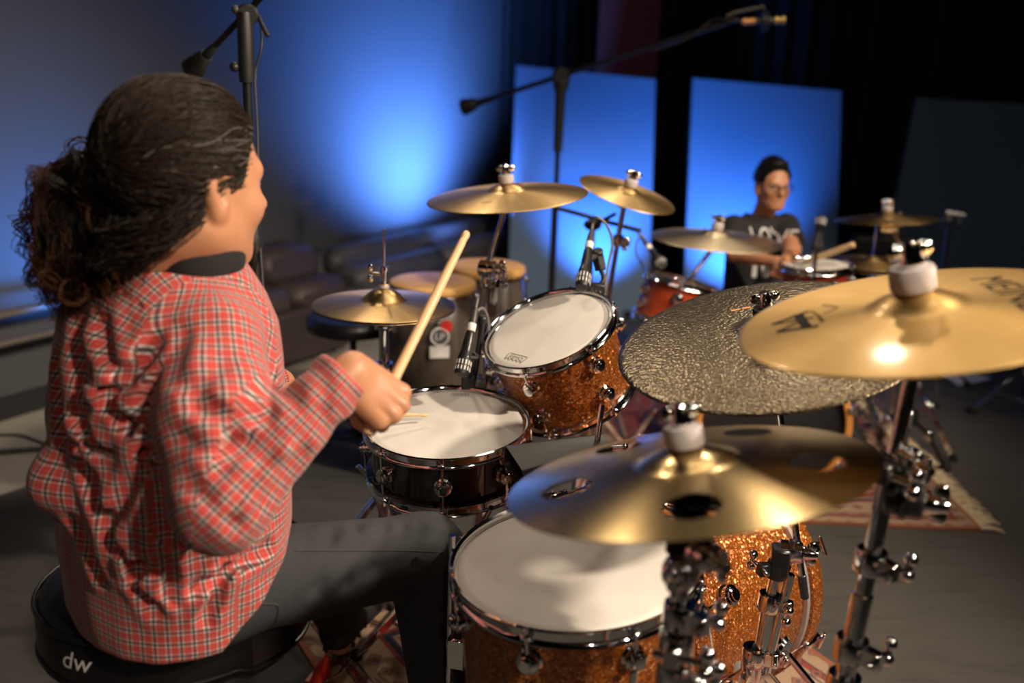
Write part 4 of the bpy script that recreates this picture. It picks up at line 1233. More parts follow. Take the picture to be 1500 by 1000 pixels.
rim = (SN_M @ [.185 * math.cos(math.radians(78)), .185 * math.sin(math.radians(78)), .006, 1])[:3]
sm = mic('microphone', 'black microphone with slotted grille aimed down at the snare', at(689, 487, 2.27), at(675, 551, 2.235), .0135, cable=[at(694, 458, 2.30), at(708, 452, 2.34), at(716, 480, 2.37), at(713, 560, 2.42)])
rim_clip(sm, rim + [.0, .004, .004], at(688, 520, 2.262), .013)
obj('clip_post', MB().cyl(rim + [.012, .012, .0], at(707, 470, 2.31), .0065, n=10).ball(at(707, 468, 2.31), .012, 12), M_BLACK_METAL, sm, world=True)
trim_ = (TOM_M @ [.162 * math.cos(math.radians(62)), .162 * math.sin(math.radians(62)), .004, 1])[:3]
tm = mic('microphone', 'short black microphone clipped to the rim of the orange rack tom', at(862, 366, 2.40), at(852, 423, 2.34), .0135, cable=[at(874, 318, 2.43), at(889, 330, 2.44), at(897, 356, 2.45), at(892, 385, 2.45), at(886, 430, 2.43), at(893, 470, 2.48), at(893, 560, 2.55)])
obj('yoke', MB().cyl(at(858, 385, 2.385), at(876, 372, 2.42), .008, n=12).cyl(at(876, 366, 2.41), at(876, 380, 2.43), .0125, n=14).bar(at(876, 374, 2.42), at(880, 396, 2.42), .022, .022), M_BLACK_PLASTIC, tm, world=True)
obj('rim_clamp', MB().tube(spline([at(879, 392, 2.42), at(884, 408, 2.42), at(876, 424, 2.40)], 8), .006, 8).box(.040, .030, .030, T(*at(874, 424, 2.385))), M_BLACK_PLASTIC, tm, world=True)

# ------------------------------------------------------------------ tall boom stands
def tri_base(t, b, r=.30, tube=.011):
    tripod(t, b, .28, .10, r, math.radians(20), tube, M_BLACK_METAL, False, .012)

b = at(378, 400, 2.5); b = np.array([b[0] - .01, b[1], 0.0]); topp = at(362, 22, 2.5); topp = np.array([b[0], b[1], topp[2]])
ms = thing('microphone_stand', 'tall black boom stand rising behind the drummer\'s face', 'microphone stand', b)
pole(ms, 'lower_tube', b + [0, 0, .1], b + [0, 0, 1.04], .0165, mat=M_BLACK_METAL)
pole(ms, 'upper_tube', b + [0, 0, .95], topp, .0115, mat=M_BLACK_METAL)
obj('height_collar', MB().lathe([(.012, -.07), (.021, -.07), (.023, -.06), (.023, -.03), (.019, -.02), (.019, .02), (.012, .03), (.012, -.07)], 20, T(*(b + [0, 0, 1.05]))), M_BLACK_PLASTIC, ms, world=True)
obj('upper_sleeve', MB().lathe([(.0118, -.16), (.018, -.16), (.019, -.15), (.019, -.04), (.0155, .0), (.0118, .0), (.0118, -.16)], 20, T(*topp)).ball(topp + [-.026, -.01, -.125], .012, 12), M_BLACK_PLASTIC, ms, world=True)
obj('height_band', MB().torus(.0168, .0015, T(*(b + [0, 0, .985])), 24, 6), M_SILVER_PRINT, ms, world=True)
pole(ms, 'clutch_ring', at(362, 22, 2.47), at(364, 22, 2.54), .028, mat=M_BLACK_PLASTIC)
obj('clutch_handle', MB().cyl(at(380, 28, 2.46), at(393, 54, 2.46), .006, n=10), M_BLACK_PLASTIC, ms, world=True)
obj('clutch_knob', MB().ball(at(345, 14, 2.47), .011, 12), M_GREY_METAL, ms, world=True)
bw, bt = at(287, 97, 2.66), at(362, 18, 2.5); be = bt + (bt - bw) * 1.7
pole(ms, 'boom_arm', bw, be, .0085, mat=M_BLACK_METAL)
dd = (bw - bt) / np.linalg.norm(bw - bt)
obj('counterweight', MB().cyl(bw + dd * .02, bw - dd * .055, .033, .020, 24).cyl(bw - dd * .055, bw - dd * .10, .014, .010, 16), M_BLACK_PLASTIC, ms, world=True)
obj('cable', MB().tube(spline([be * .5 + bt * .5 + [0, 0, .01], bt + [.02, 0, .03], at(382, 30, 2.48), at(383, 70, 2.48), at(374, 110, 2.49), at(377, 190, 2.49), at(380, 330, 2.48), at(385, 420, 2.47), at(388, 520, 2.44)], 10), .0035, 8), M_CABLE_BLACK, ms, world=True)
tri_base(ms, b, .30, .0165)

b = np.array([.172, 4.45, 0.0]); topp = np.array([.172, 4.45, at(822, 118, 4.45)[2]])
ms = thing('microphone_stand', 'black boom stand reaching over the stage in front of the blue panel', 'microphone stand', b)
pole(ms, 'lower_tube', b + [0, 0, .1], b + [0, 0, .95], .016, mat=M_BLACK_METAL); pole(ms, 'upper_tube', b + [0, 0, .9], topp, .0115, mat=M_BLACK_METAL)
obj('upper_sleeve', MB().lathe([(.0118, -.30), (.020, -.30), (.024, -.05), (.036, -.02), (.036, .0), (.012, .0), (.0118, -.30)], 20, T(*topp)), M_BLACK_PLASTIC, ms, world=True)
bw, bt, be = at(683, 156, 4.62), at(822, 112, 4.43), at(1080, 28, 4.07)
pole(ms, 'clutch_ring', bt + [0, -.04, .0], bt + [0, .04, 0], .042, mat=M_BLACK_PLASTIC)
pole(ms, 'boom_arm', bw, be, .0115, mat=M_BLACK_METAL)
dd = (bw - bt) / np.linalg.norm(bw - bt)
obj('counterweight', MB().cyl(bw + dd * .02, bw - dd * .055, .040, .026, 24).cyl(bw - dd * .055, bw - dd * .14, .017, .012, 16), M_BLACK_PLASTIC, ms, world=True)
obj('cable', MB().tube(spline([at(1120, 32, 4.02), at(1075, 30, 4.05), at(1044, 30, 4.1), at(1010, 55, 4.14), at(965, 72, 4.20), at(930, 75, 4.26), at(890, 92, 4.33), at(840, 106, 4.40)], 10), .0055, 8), M_CABLE_BLACK, ms, world=True)
tri_base(ms, b, .32, .016)
cm_ = thing('condenser_microphone', 'slim gold tipped microphone in a shock mount at the boom\'s end', 'microphone', at(1118, 30, 4.02))
tl, hd = at(1084, 32, 4.03), at(1150, 29, 4.00); dd = (hd - tl) / np.linalg.norm(hd - tl); L = np.linalg.norm(hd - tl)
obj('body', MB().cyl(tl, tl + dd * L * .34, .010, n=16).cyl(tl + dd * L * .34, tl + dd * L * .78, .0125, n=16), M_GREY_METAL, cm_, world=True)
obj('capsule', MB().cyl(tl + dd * L * .77, tl + dd * L * .86, .016, n=18).cyl(tl + dd * L * .86, tl + dd * L * .92, .011, n=18).cyl(tl + dd * L * .92, hd, .017, n=18), plain('gold_capsule', (.80, .55, .20), .3, .9), cm_, world=True)
obj('connector', MB().cyl(tl + dd * .01, tl - dd * -.06, .0128, n=16), plain('copper_ring', (.75, .36, .14), .35, .8), cm_, world=True)
sm_ = MB().torus(.040, .006, frame(tl + dd * L * .52, dd), 28, 8).torus(.034, .005, frame(tl + dd * L * .62, dd), 28, 8)
for k in range(8):
    a = 2 * math.pi * k / 8; F_ = frame(tl + dd * L * .52, dd)
    sm_.cyl((F_ @ [.012 * math.cos(a), .012 * math.sin(a), .0, 1])[:3], (F_ @ [.040 * math.cos(a + .3), .040 * math.sin(a + .3), 0, 1])[:3], .002, n=6)
obj('shock_mount', sm_, M_BLACK_METAL, cm_, world=True)
obj('mount_arm', MB().tube([at(1064, 24, 4.06), at(1078, 18, 4.05), at(1118, 10, 4.03), at(1121, 22, 4.02)], .007, 8), M_GREY_METAL, cm_, world=True)

# short black boom behind the splash cymbal
b = at(866, 372, 3.30); b = np.array([b[0], b[1], 0.0]); h_ = at(868, 331, 3.30)
ms = thing('microphone_stand', 'short black boom stand behind the rack tom microphone', 'microphone stand', b)
pole(ms, 'tube', b + [0, 0, .1], np.array([b[0], b[1], h_[2]]), .009, mat=M_BLACK_METAL)
pole(ms, 'boom_arm', at(818, 305, 3.42), at(938, 338, 3.2), .0075, mat=M_BLACK_METAL)
obj('clutch', MB().ball(h_ + [0, 0, .004], (.03, .024, .02), 14).cyl(h_, at(902, 313, 3.25), .0065, n=10), M_BLACK_PLASTIC, ms, world=True)
tri_base(ms, b, .22, .009)

# ------------------------------------------------------------------ the boy's kit
nrm = np.array([-.10, -.993, .04]); nrm /= np.linalg.norm(nrm)
bc = at(1137, 588, 3.44); bc[2] = .275
M_HOOP_ORANGE = plain('orange_lacquer_hoop', (.62, .25, .06), .22)
bass_drum('bass_drum', 'small bass drum with black front head and orange hoop on the fringed rug', frame(bc, nrm, (0, 0, 1)), .268, .36, sunburst(), M_BLACK_PLASTIC, M_HOOP_ORANGE, claws=8)
M_LACQ = sunburst()
dm = frame(at(1000, 408, 3.42), (.22, .10, .97)); drum('rack_tom', 'red lacquered tom with white hoop edge in front of the boy\'s ride cymbal', dm, .135, .17, 6, M_LACQ, a0=math.radians(-100))
dm2 = frame(at(1196, 384, 3.62), (-.06, -.02, .998)); drum('rack_tom', 'red lacquered tom beside the boy\'s hands with a stick lying on it', dm2, .128, .16, 6, M_LACQ, a0=math.radians(-75))
# holders for the two toms
for dmx, tgt, lab in ((dm, np.array([.93, 3.56, .535]), 'chrome holder arm under the red tom by the ride cymbal'), (dm2, np.array([1.02, 3.56, .535]), 'chrome holder arm under the red tom beside the boy')):
    s0 = (dmx @ [0, 0.0, -.10, 1])[:3]; t = thing('tom_holder', lab, 'tom holder', tgt)
    s1 = (dmx @ [0, .128 if dmx is dm else .0, -.10, 1])[:3]
    u = (tgt - s0); u[2] = 0; u /= np.linalg.norm(u); e = s0 + u * .115
    obj('arm', MB().tube(spline([e, e + u * .05 + [0, 0, -.02], np.array([tgt[0], tgt[1], e[2] - .08]), tgt + [0, 0, .01]], 8), .0095, 10), M_CHROME, t, world=True)
    obj('base_block', MB().box(.05, .05, .035, T(*tgt)), M_CHROME, t, world=True)

CM = frame((.701, 3.458, .884), (.027, -.015, 1.0)); CR = .229
cymbal('ride_cymbal', 'pale bronze ride cymbal in front of the seated boy', CM, CR, M_PALE)
b = np.array([.60, 3.62, 0.0]); st = thing('cymbal_stand', 'chrome boom stand holding the pale ride in front of the boy', 'cymbal stand', b)
p = cymbal_mount(st, CM, CR, .055); tilter(st, p, (1, -.3, 0), 1.4); hd = at(1003, 418, 3.55)
pole(st, 'boom_arm', p, hd, .0085); obj('tilter_handle', MB().bar(p + [-.02, -.01, .0], p + [-.045, -.01, .055], .010, .012), M_BLACK_METAL, st, world=True)
b2 = np.array([hd[0], hd[1], 0.0]); pole(st, 'upper_tube', b2 + [0, 0, .35], hd, .0105); pole(st, 'lower_tube', b2 + [0, 0, .1], b2 + [0, 0, .5], .013); tilter(st, hd, (1, -.3, 0), 1.3); clamp(st, b2 + [0, 0, .5], (0, 0, 1), .013, (1, -.4, 0), 1.2)
tripod(st, b2, .34, .12, .26, math.radians(200), .013)

CM = frame((1.487, 3.992, .901), (-.071, .062, .996)); CR = .203
cymbal('crash_cymbal', 'thin crash cymbal seen edge-on before the unlit panel', CM, CR, M_BRASS)
b = np.array([1.60, 3.96, 0.0]); st = thing('cymbal_stand', 'chrome boom stand under the edge-on crash cymbal', 'cymbal stand', b)
p = cymbal_mount(st, CM, CR, .055); tilter(st, p + [0, 0, -.01], (1, -.3, 0), 1.4); hd = np.array([1.60, 3.96, at(1330, 378, 3.97)[2]])
pole(st, 'boom_arm', p, hd, .0095); pole(st, 'upper_tube', b + [0, 0, .4], hd, .011); pole(st, 'lower_tube', b + [0, 0, .1], b + [0, 0, .5], .014); tilter(st, hd, (1, -.3, 0), 1.5)
obj('tilter_handle', MB().cyl(p + [.04, 0, -.01], p + [.045, 0, .06], .005, n=8), M_CHROME, st, world=True)
clamp(st, b + [0, 0, .5], (0, 0, 1), .014, (1, -.4, 0), 1.2); tripod(st, b, .36, .12, .32, math.radians(-60), .014)

# boy's hi-hat and throne behind it
hh = at(1277, 390, 3.86); hb = np.array([hh[0], hh[1], 0.0])
st = thing('hi_hat_stand', 'chrome hi-hat stand at the boy\'s side on the fringed rug', 'hi-hat stand', hb)
cymbal('hi_hat_cymbal', 'upper small hi-hat cymbal at the boy\'s side', T(*(hh + [0, 0, .012])), .165, M_BRASS); cymbal('hi_hat_cymbal', 'lower hi-hat cymbal facing up at the boy\'s side', T(*hh) @ np.diag([1, -1, -1, 1.0]), .165, M_BRASS)
pole(st, 'pull_rod', hb + [0, 0, .4], hh + [0, 0, .16], .004, n=10); pole(st, 'tube', hb + [0, 0, .1], hh + [0, 0, -.05], .0125); clamp(st, hb + [0, 0, .46], (0, 0, 1), .0125, (1, -.4, 0), 1.2)
tripod(st, hb, .32, .1, .27, math.radians(-75), .0125)
obj('footboard', MB().bar(hb + [-.02, .06, .03], hb + [-.06, .30, .10], .08, .01), M_CHROME, st, world=True)
tb = at(1286, 372, 4.35); tb = np.array([tb[0], tb[1], 0.0]); tz = at(1286, 372, 4.35)[2]
so = thing('drum_stool', 'black padded stool with backrest beyond the boy\'s hi-hat', 'stool', tb)
obj('backrest', MB().box(.25, .05, .17, T(0, 0, tz) @ RX(-.15), .024), M_LEATHER, so)
obj('seat', MB().lathe([(0, .42), (.15, .42), (.165, .44), (.165, .47), (.15, .49), (0, .50)], 32, T(0, -.16, 0)), M_LEATHER, so)
obj('back_support', MB().bar((0, -.02, .42), (0, .02, tz), .03, .012), M_BLACK_METAL, so)
pole(so, 'post', tb + [0, -.16, .1], tb + [0, -.16, .42], .016, mat=M_CHROME)
tripod(so, tb + [0, -.16, 0], .28, .1, .24, .4, .016)

# microphones round the boy
m1 = mic('microphone', 'black microphone on a clip above the red tom by the ride cymbal', at(954, 366, 3.42), at(973, 390, 3.38), .014, cable=[at(943, 347, 3.45), at(934, 352, 3.46), at(932, 372, 3.47), at(944, 396, 3.48), at(947, 440, 3.5)])
obj('clip_post', MB().cyl(at(961, 378, 3.43), at(950, 425, 3.44), .011, n=10), M_BLACK_PLASTIC, m1, world=True)
m2 = mic('microphone', 'upright black microphone beside the boy\'s stick', at(1197, 352, 3.56), at(1204, 316, 3.56), .014)
b = at(1194, 380, 3.50); b = np.array([b[0], b[1] - .06, 0.0])
ms = thing('microphone_stand', 'thin chrome stand holding the upright microphone', 'microphone stand', b)
pole(ms, 'tube', b + [0, 0, .05], at(1195, 366, 3.5), .008, mat=M_CHROME); obj('clip', MB().cyl(at(1195, 366, 3.5), at(1200, 346, 3.55), .018, n=14).ball(at(1199, 360, 3.52), .02, 12), M_BLACK_PLASTIC, ms, world=True)
obj('round_base', MB().lathe([(0, 0), (.12, 0), (.125, .006), (.12, .016), (.02, .03), (0, .03)], 32, T(b[0], b[1], 0.0085)), M_BLACK_METAL, ms, world=True)
b = at(1391, 330, 4.6); b = np.array([b[0], b[1], 0.0])
ms = thing('microphone_stand', 'thin black stand with a pale clip before the unlit panel', 'microphone stand', b)
tp = at(1393, 318, 4.6); pole(ms, 'tube', b + [0, 0, .1], np.array([b[0], b[1], tp[2]]), .011, mat=M_BLACK_METAL)
obj('clip', MB().cyl(at(1386, 311, 4.6), at(1414, 315, 4.58), .011, .007, 12), M_SILVER_PRINT, ms, world=True); obj('clip_joint', MB().ball(at(1388, 322, 4.6), .025, 12).cyl(at(1404, 316, 4.58), at(1405, 328, 4.58), .011, n=10), M_GREY_METAL, ms, world=True)
tri_base(ms, b, .26, .011)

# boom stand whose black leg stands on the fringe
b = at(1330, 640, 3.62); b = np.array([b[0], b[1], .009])
ms = thing('microphone_stand', 'short black tripod stand standing on the fringe of the rug', 'microphone stand', b)
pole(ms, 'tube', b + [0, 0, .06], b + [-.02, .03, .50], .011, mat=M_CHROME)
for k, tgt in enumerate((atz(1384, 686, .012), atz(1262, 640, .012), atz(1322, 592, .012))):
    hubp = b + [0, 0, .26]; j = hubp * .55 + tgt * .45 + [0, 0, .03]
    lg = obj('leg', MB().tube([hubp, j, tgt], .0085, 10), M_BLACK_METAL if k == 0 else M_CHROME, ms, world=True)
    obj('joint', MB().ball(j, .020, 12).ball(j * .9 + tgt * .1, .016, 12), M_CHROME, lg, world=True)
    obj('rubber_foot', MB().cyl(tgt + [0, 0, -.004], tgt + [0, 0, .034], .023, .018, 14), M_RUBBER, lg, world=True)
obj('hub', MB().cyl(b + [0, 0, .23], b + [0, 0, .29], .026, n=16), M_CHROME, ms, world=True)

# stand at the edge of the picture
b = at(1500, 580, 4.46); b = np.array([b[0], b[1], 0.0])
ms = thing('cymbal_stand', 'chrome stand with a black foot by the white paper sheet', 'cymbal stand', b)
pole(ms, 'tube', b + [0, 0, .1], b + [-.0, .0, .75], .016, mat=M_BLACK_METAL); tripod(ms, b, .22, .08, .21, math.radians(172), .016, M_CHROME, True, .022)
pole(ms, 'upper_tube', b + [0, 0, .7], b + [0, 0, 1.0], .011, mat=M_CHROME)

# paper on the carpet
Pp = [atz(1376, 547, .003), atz(1412, 544, .003), atz(1453, 556, .003), atz(1403, 567, .003)]
c = sum(Pp) / 4; m = MB(); V = []; F = []
for j in range(5):
    for i in range(7):
        u, v = i / 6, j / 4; q = (Pp[0] * (1 - u) + Pp[1] * u) * (1 - v) + (Pp[3] * (1 - u) + Pp[2] * u) * v
        V.append(q - c + [0, 0, .004 + .006 * abs(u - .5) + .003 * math.sin(v * 3)])
n = len(V); V += [v - np.array([0, 0, .0008]) for v in V]
for j in range(4):
    for i in range(6):
        a = j * 7 + i; F += [(a, a + 7, a + 8, a + 1), (n + a, n + a + 1, n + a + 8, n + a + 7)]
single('paper_sheet', m.add(V, F), M_PAPER, 'sheet of white paper lying on the dark carpet', 'paper', c)

# cables on the cream floor
for lab, pts, r in (('thin black cable curving over the cream floor behind the drummer', [(-60, 640), (0, 637), (30, 638), (55, 646), (80, 655), (130, 662), (190, 660)], .006),
                    ('thick black cable running straight over the cream floor behind the drummer', [(-60, 668), (0, 662), (70, 657), (150, 654), (230, 652)], .011)):
    P3 = [atz(x, y, r - .004) for x, y in pts]; m = MB().tube(spline(P3, 10), r, 8)
    single('floor_cable', m, M_CABLE_BLACK, lab, 'cable', P3[2], world=True)

# drumstick of the boy, lying across his tom
def stick(label, butt, tip, r=.0076, name='drumstick'):
    butt, tip = np.asarray(butt, float), np.asarray(tip, float); d = tip - butt; L = np.linalg.norm(d); k = L / .406
    pr = [(0, 0), (r * .72, .0), (r * .95, .003), (r, .007), (r, .265 * k), (r * .80, .33 * k), (r * .50, .378 * k), (r * .42, .386 * k), (r * .62, .392 * k), (r * .62, .400 * k), (r * .35, .405 * k), (0, L)]
    return single(name, MB().lathe(pr, 20), M_WOOD_STICK, label, 'drumstick', frame(butt, d))
stick('drumstick resting on the red tom beside the boy', at(1251, 358, 3.50), at(1175, 385, 3.66), .011)
# ------------------------------------------------------------------ signed-distance modelling of figures
def vlen(a): return np.sqrt((a * a).sum(-1))
def sd_cone(P, a, b, ra, rb):
    a = np.asarray(a, np.float32); b = np.asarray(b, np.float32); ab = b - a
    t = np.clip(((P - a) @ ab) / (ab @ ab), 0, 1)
    return vlen(P - a - t[..., None] * ab) - (ra + (rb - ra) * t)
def sd_ell(P, c, r, M=None):
    q = P - np.asarray(c, np.float32)
    if M is not None: q = q @ np.asarray(M, np.float32)
    r = np.asarray(r, np.float32); k0 = vlen(q / r); k1 = vlen(q / (r * r)) + 1e-9
    return k0 * (k0 - 1) / k1
def smin(a, b, k):
    h = np.clip(k - np.abs(a - b), 0, None) / k
    return np.minimum(a, b) - h * h * k * 0.25
def smax(a, b, k): return -smin(-a, -b, k)
def local(P, M):
    """world points into the frame M (4x4)"""
    return (P - M[:3, 3].astype(np.float32)) @ M[:3, :3].astype(np.float32)

def surface(fn, lo, hi, h):
    """surface nets over a block-sparse grid"""
    lo = np.asarray(lo, float); B = 8
    nb = np.maximum(1, np.ceil((np.asarray(hi, float) - lo) / (h * B)).astype(int)); n = nb * B + 1
    D = np.full(n, 1.0, np.float32)
    bx = np.stack(np.meshgrid(*[np.arange(k) for k in nb], indexing='ij'), -1).reshape(-1, 3)
    cen = (lo + (bx + .5) * B * h).astype(np.float32); dc = fn(cen)
    keep = np.abs(dc) < B * h * 1.55
    for b, s_ in zip(bx[~keep], dc[~keep]):
        if s_ < 0: D[b[0] * B:b[0] * B + B + 1, b[1] * B:b[1] * B + B + 1, b[2] * B:b[2] * B + B + 1] = -1
    kb = bx[keep]; off = np.stack(np.meshgrid(*[np.arange(B + 1)] * 3, indexing='ij'), -1).reshape(-1, 3)
    for i in range(0, len(kb), 256):
        g = kb[i:i + 256, None, :] * B + off[None]
        D[g[..., 0], g[..., 1], g[..., 2]] = fn((lo + g * h).astype(np.float32).reshape(-1, 3)).reshape(g.shape[:2])
    S = D < 0
    c = [S[i:n[0] - 1 + i, j:n[1] - 1 + j, k:n[2] - 1 + k] for i in (0, 1) for j in (0, 1) for k in (0, 1)]
    cnt = sum(x.astype(np.int8) for x in c); act = (cnt > 0) & (cnt < 8)
    ids = np.full(act.shape, -1, np.int64); A = np.argwhere(act); ids[act] = np.arange(len(A))
    acc = np.zeros((len(A), 3)); num = np.zeros(len(A))
    cor = [(i, j, k) for i in (0, 1) for j in (0, 1) for k in (0, 1)]
    val = {q: D[A[:, 0] + q[0], A[:, 1] + q[1], A[:, 2] + q[2]] for q in cor}
    for q in cor:
        for ax_ in range(3):
            if q[ax_] == 0:
                r = list(q); r[ax_] = 1; r = tuple(r); a, b = val[q], val[r]
                m = (a < 0) != (b < 0); t = np.where(m, a / np.where(m, a - b, 1), 0)
                p = np.array(q, float)[None].repeat(len(A), 0); p[:, ax_] += t
                acc[m] += p[m]; num[m] += 1
    V = lo + (A + acc / num[:, None]) * h
    Q = []
    for ax_ in range(3):
        o1, o2 = (ax_ + 1) % 3, (ax_ + 2) % 3
        sl0 = [slice(0, None)] * 3; sl0[ax_] = slice(0, n[ax_] - 1); sl1 = [slice(0, None)] * 3; sl1[ax_] = slice(1, n[ax_])
        a, b = S[tuple(sl0)], S[tuple(sl1)]
        E = np.argwhere(a != b); ok = (E[:, o1] > 0) & (E[:, o2] > 0) & (E[:, o1] < n[o1] - 1) & (E[:, o2] < n[o2] - 1); E = E[ok]
        f = []
        for d1, d2 in ((-1, -1), (0, -1), (0, 0), (-1, 0)):
            e = E.copy(); e[:, o1] += d1; e[:, o2] += d2; f.append(ids[e[:, 0], e[:, 1], e[:, 2]])
        f = np.stack(f, 1); ins = a[E[:, 0], E[:, 1], E[:, 2]]
        f[~ins] = f[~ins][:, ::-1]; Q.append(f)
    return V, np.vstack(Q)

def join_parts(parts):
    V = []; Q = []; b = 0
    for v, q in parts: V.append(v); Q.append(q + b); b += len(v)
    return np.vstack(V), np.vstack(Q)

def put_fast(name, VQ, mat, parent, label=None):
    V, Q = VQ; Mi = np.linalg.inv(root_matrix(parent)); V = V @ Mi[:3, :3].T + Mi[:3, 3]
    return put(name, fast_mesh(name, V, Q), mat, parent, None, label)

_wd = RNG.normal(size=(24, 3)).astype(np.float32); _wp = RNG.uniform(0, 6.28, 24).astype(np.float32)
def wav(P, scale, k0=0, k=6):
    """cheap smooth noise about -1..1"""
    out = 0
    for i in range(k0, k0 + k):
        i %= 24; out = out + np.sin((P @ (_wd[i] * scale)) + _wp[i] + 1.3 * np.sin((P @ (_wd[(i + 7) % 24] * scale * .6)) + _wp[(i + 5) % 24]))
    return out / k

# ---- head, in its own frame: x to the figure's right, y forward, z up, origin at ear level
def head_sdf(q, neck_r=.060, heavy=1.0, neck_to=(0, -.055, -.22)):
    d = sd_ell(q, (0, -.012, .036), (.0785, .103, .096))
    d = smin(d, sd_ell(q, (0, .030, -.028), (.064 * heavy, .070, .086)), .03)
    for s_ in (-1, 1):
        d = smin(d, sd_cone(q, (s_ * .050 * heavy, -.005, -.055), (s_ * .018, .070, -.090), .024 * heavy, .020), .03)
        d = smin(d, sd_ell(q, (s_ * .043, .060, -.022), (.026, .026, .024)), .02)
        d = smax(d, -sd_ell(q, (s_ * .032, .103, .010), (.018, .013, .011)), .014)
    d = smin(d, sd_cone(q, (-.036, .080, .030), (.036, .080, .030), .009, .009), .02)
    d = smin(d, sd_cone(q, (0, .092, .022), (0, .120, -.020), .0070, .0125), .012)
    for s_ in (-1, 1): d = smin(d, sd_ell(q, (s_ * .0115, .104, -.026), (.008, .011, .008)), .008)
    d = smin(d, sd_cone(q, (-.018, .093, -.053), (.018, .093, -.053), .0065, .0065), .008)
    d = smin(d, sd_cone(q, (-.014, .092, -.066), (.014, .092, -.066), .0075, .0075), .008)
    d = smax(d, -sd_cone(q, (-.022, .102, -.0595), (.022, .102, -.0595), .0022, .0022), .004)
    d = smin(d, sd_ell(q, (0, .074, -.090), (.022, .018, .018)), .02)
    d = smin(d, sd_cone(q, (0, -.022, -.06), neck_to, neck_r, neck_r * 1.08), .035)
    for s_ in (-1, 1):
        Me = np.array([[1, 0, 0], [0, .97, -.22], [0, .22, .97]])
        c = np.array([s_ * .079, -.014, -.004])
        e = sd_ell(q, c, (.011, .019, .033), Me)
        e = smin(e, sd_ell(q, c + [0, .004, -.027], (.008, .010, .010)), .01)
        e = smax(e, -sd_ell(q, c + [s_ * .011, .004, .004], (.008, .010, .019), Me), .006)
        d = smin(d, e, .010)
    return d

def finger(P, base, a0, bends, lens, rad, spread=0.0):
    d = None; p = np.array(base, float); a = a0
    for b, L, r0, r1 in zip(bends, lens, rad[:-1], rad[1:]):
        a += b; dr = np.array([math.cos(a) * math.cos(spread), math.sin(spread), -math.sin(a)]); e = p + dr * L
        c = sd_cone(P, p, e, r0, r1); d = c if d is None else smin(d, c, .004); p = e
    return d

R_ = math.radians
def fist_sdf(q):
    """closed hand round a stick along y at (.080, y, -.0245); x from wrist to knuckles, z out of the back of the hand"""
    mcp = [(.088, .028, -.001), (.093, .007, .003), (.088, -.014, .001), (.078, -.033, -.004)]
    d = sd_ell(q, (.050, .0, -.004), (.052, .039, .0165))
    for (m, y0, r) in zip(mcp, (.014, .005, -.005, -.014), (.0125, .0125, .012, .0112)):
        d = smin(d, sd_cone(q, (.004, y0, 0), m, .0175, r), .014)
    L = [(.040, .025, .020), (.044, .028, .021), (.041, .026, .020), (.033, .021, .018)]
    rr = [(.0112, .0104, .0094, .0082), (.0115, .0106, .0096, .0084), (.011, .0102, .0092, .008), (.0098, .009, .0082, .0072)]
    bd = [(58, 92, 55), (68, 95, 45), (72, 95, 45), (76, 94, 42)]
    f = None
    for m, l, r, b in zip(mcp, L, rr, bd):
        g = finger(q, m, 0, [R_(x) for x in b], l, r); f = g if f is None else np.minimum(f, g)
    d = smin(d, f, .0045)
    th = sd_cone(q, (.018, .026, -.012), (.056, .044, -.030), .0165, .0125)
    th = smin(th, sd_cone(q, (.056, .044, -.030), (.083, .049, -.042), .0118, .0104), .005)
    th = smin(th, sd_cone(q, (.083, .049, -.042), (.103, .046, -.037), .0104, .0086), .004)
    d = smin(d, th, .010)
    for m in mcp[:3]: d = smin(d, sd_ell(q, np.array(m) + [.002, 0, .006], (.009, .008, .007)), .010)
    for a_, b_ in zip(mcp[:-1], mcp[1:]):
        c = (np.array(a_) + b_) / 2
        d = d + .0016 * np.exp(-(((q - (c + [-.006, 0, .012]).astype(np.float32)) / np.array([.018, .005, .012], np.float32)) ** 2).sum(-1))
    return d

def strand_mesh(paths, radii, cols, sides=3):
    """paths (n, m, 3) -> one tube mesh with a colour attribute"""
    P = np.asarray(paths, float); n, m, _ = P.shape
    t = np.gradient(P, axis=1); t /= np.linalg.norm(t, axis=2)[..., None] + 1e-9
    u = np.cross(t, np.array([.31, .17, .93])); u /= np.linalg.norm(u, axis=2)[..., None] + 1e-9; w = np.cross(t, u)
    a = np.arange(sides) * 2 * math.pi / sides
    r = radii[:, :, None, None]
    V = P[:, :, None] + r * (np.cos(a)[:, None] * u[:, :, None] + np.sin(a)[:, None] * w[:, :, None])
    idx = np.arange(n * m * sides).reshape(n, m, sides)
    A, B_ = idx[:, :-1], idx[:, 1:]
    Q = np.stack([A, np.roll(A, -1, 2), np.roll(B_, -1, 2), B_], -1).reshape(-1, 4)
    C_ = np.repeat(np.asarray(cols, float)[:, None], m * sides, 1).reshape(-1, 3)
    return V.reshape(-1, 3), Q, C_

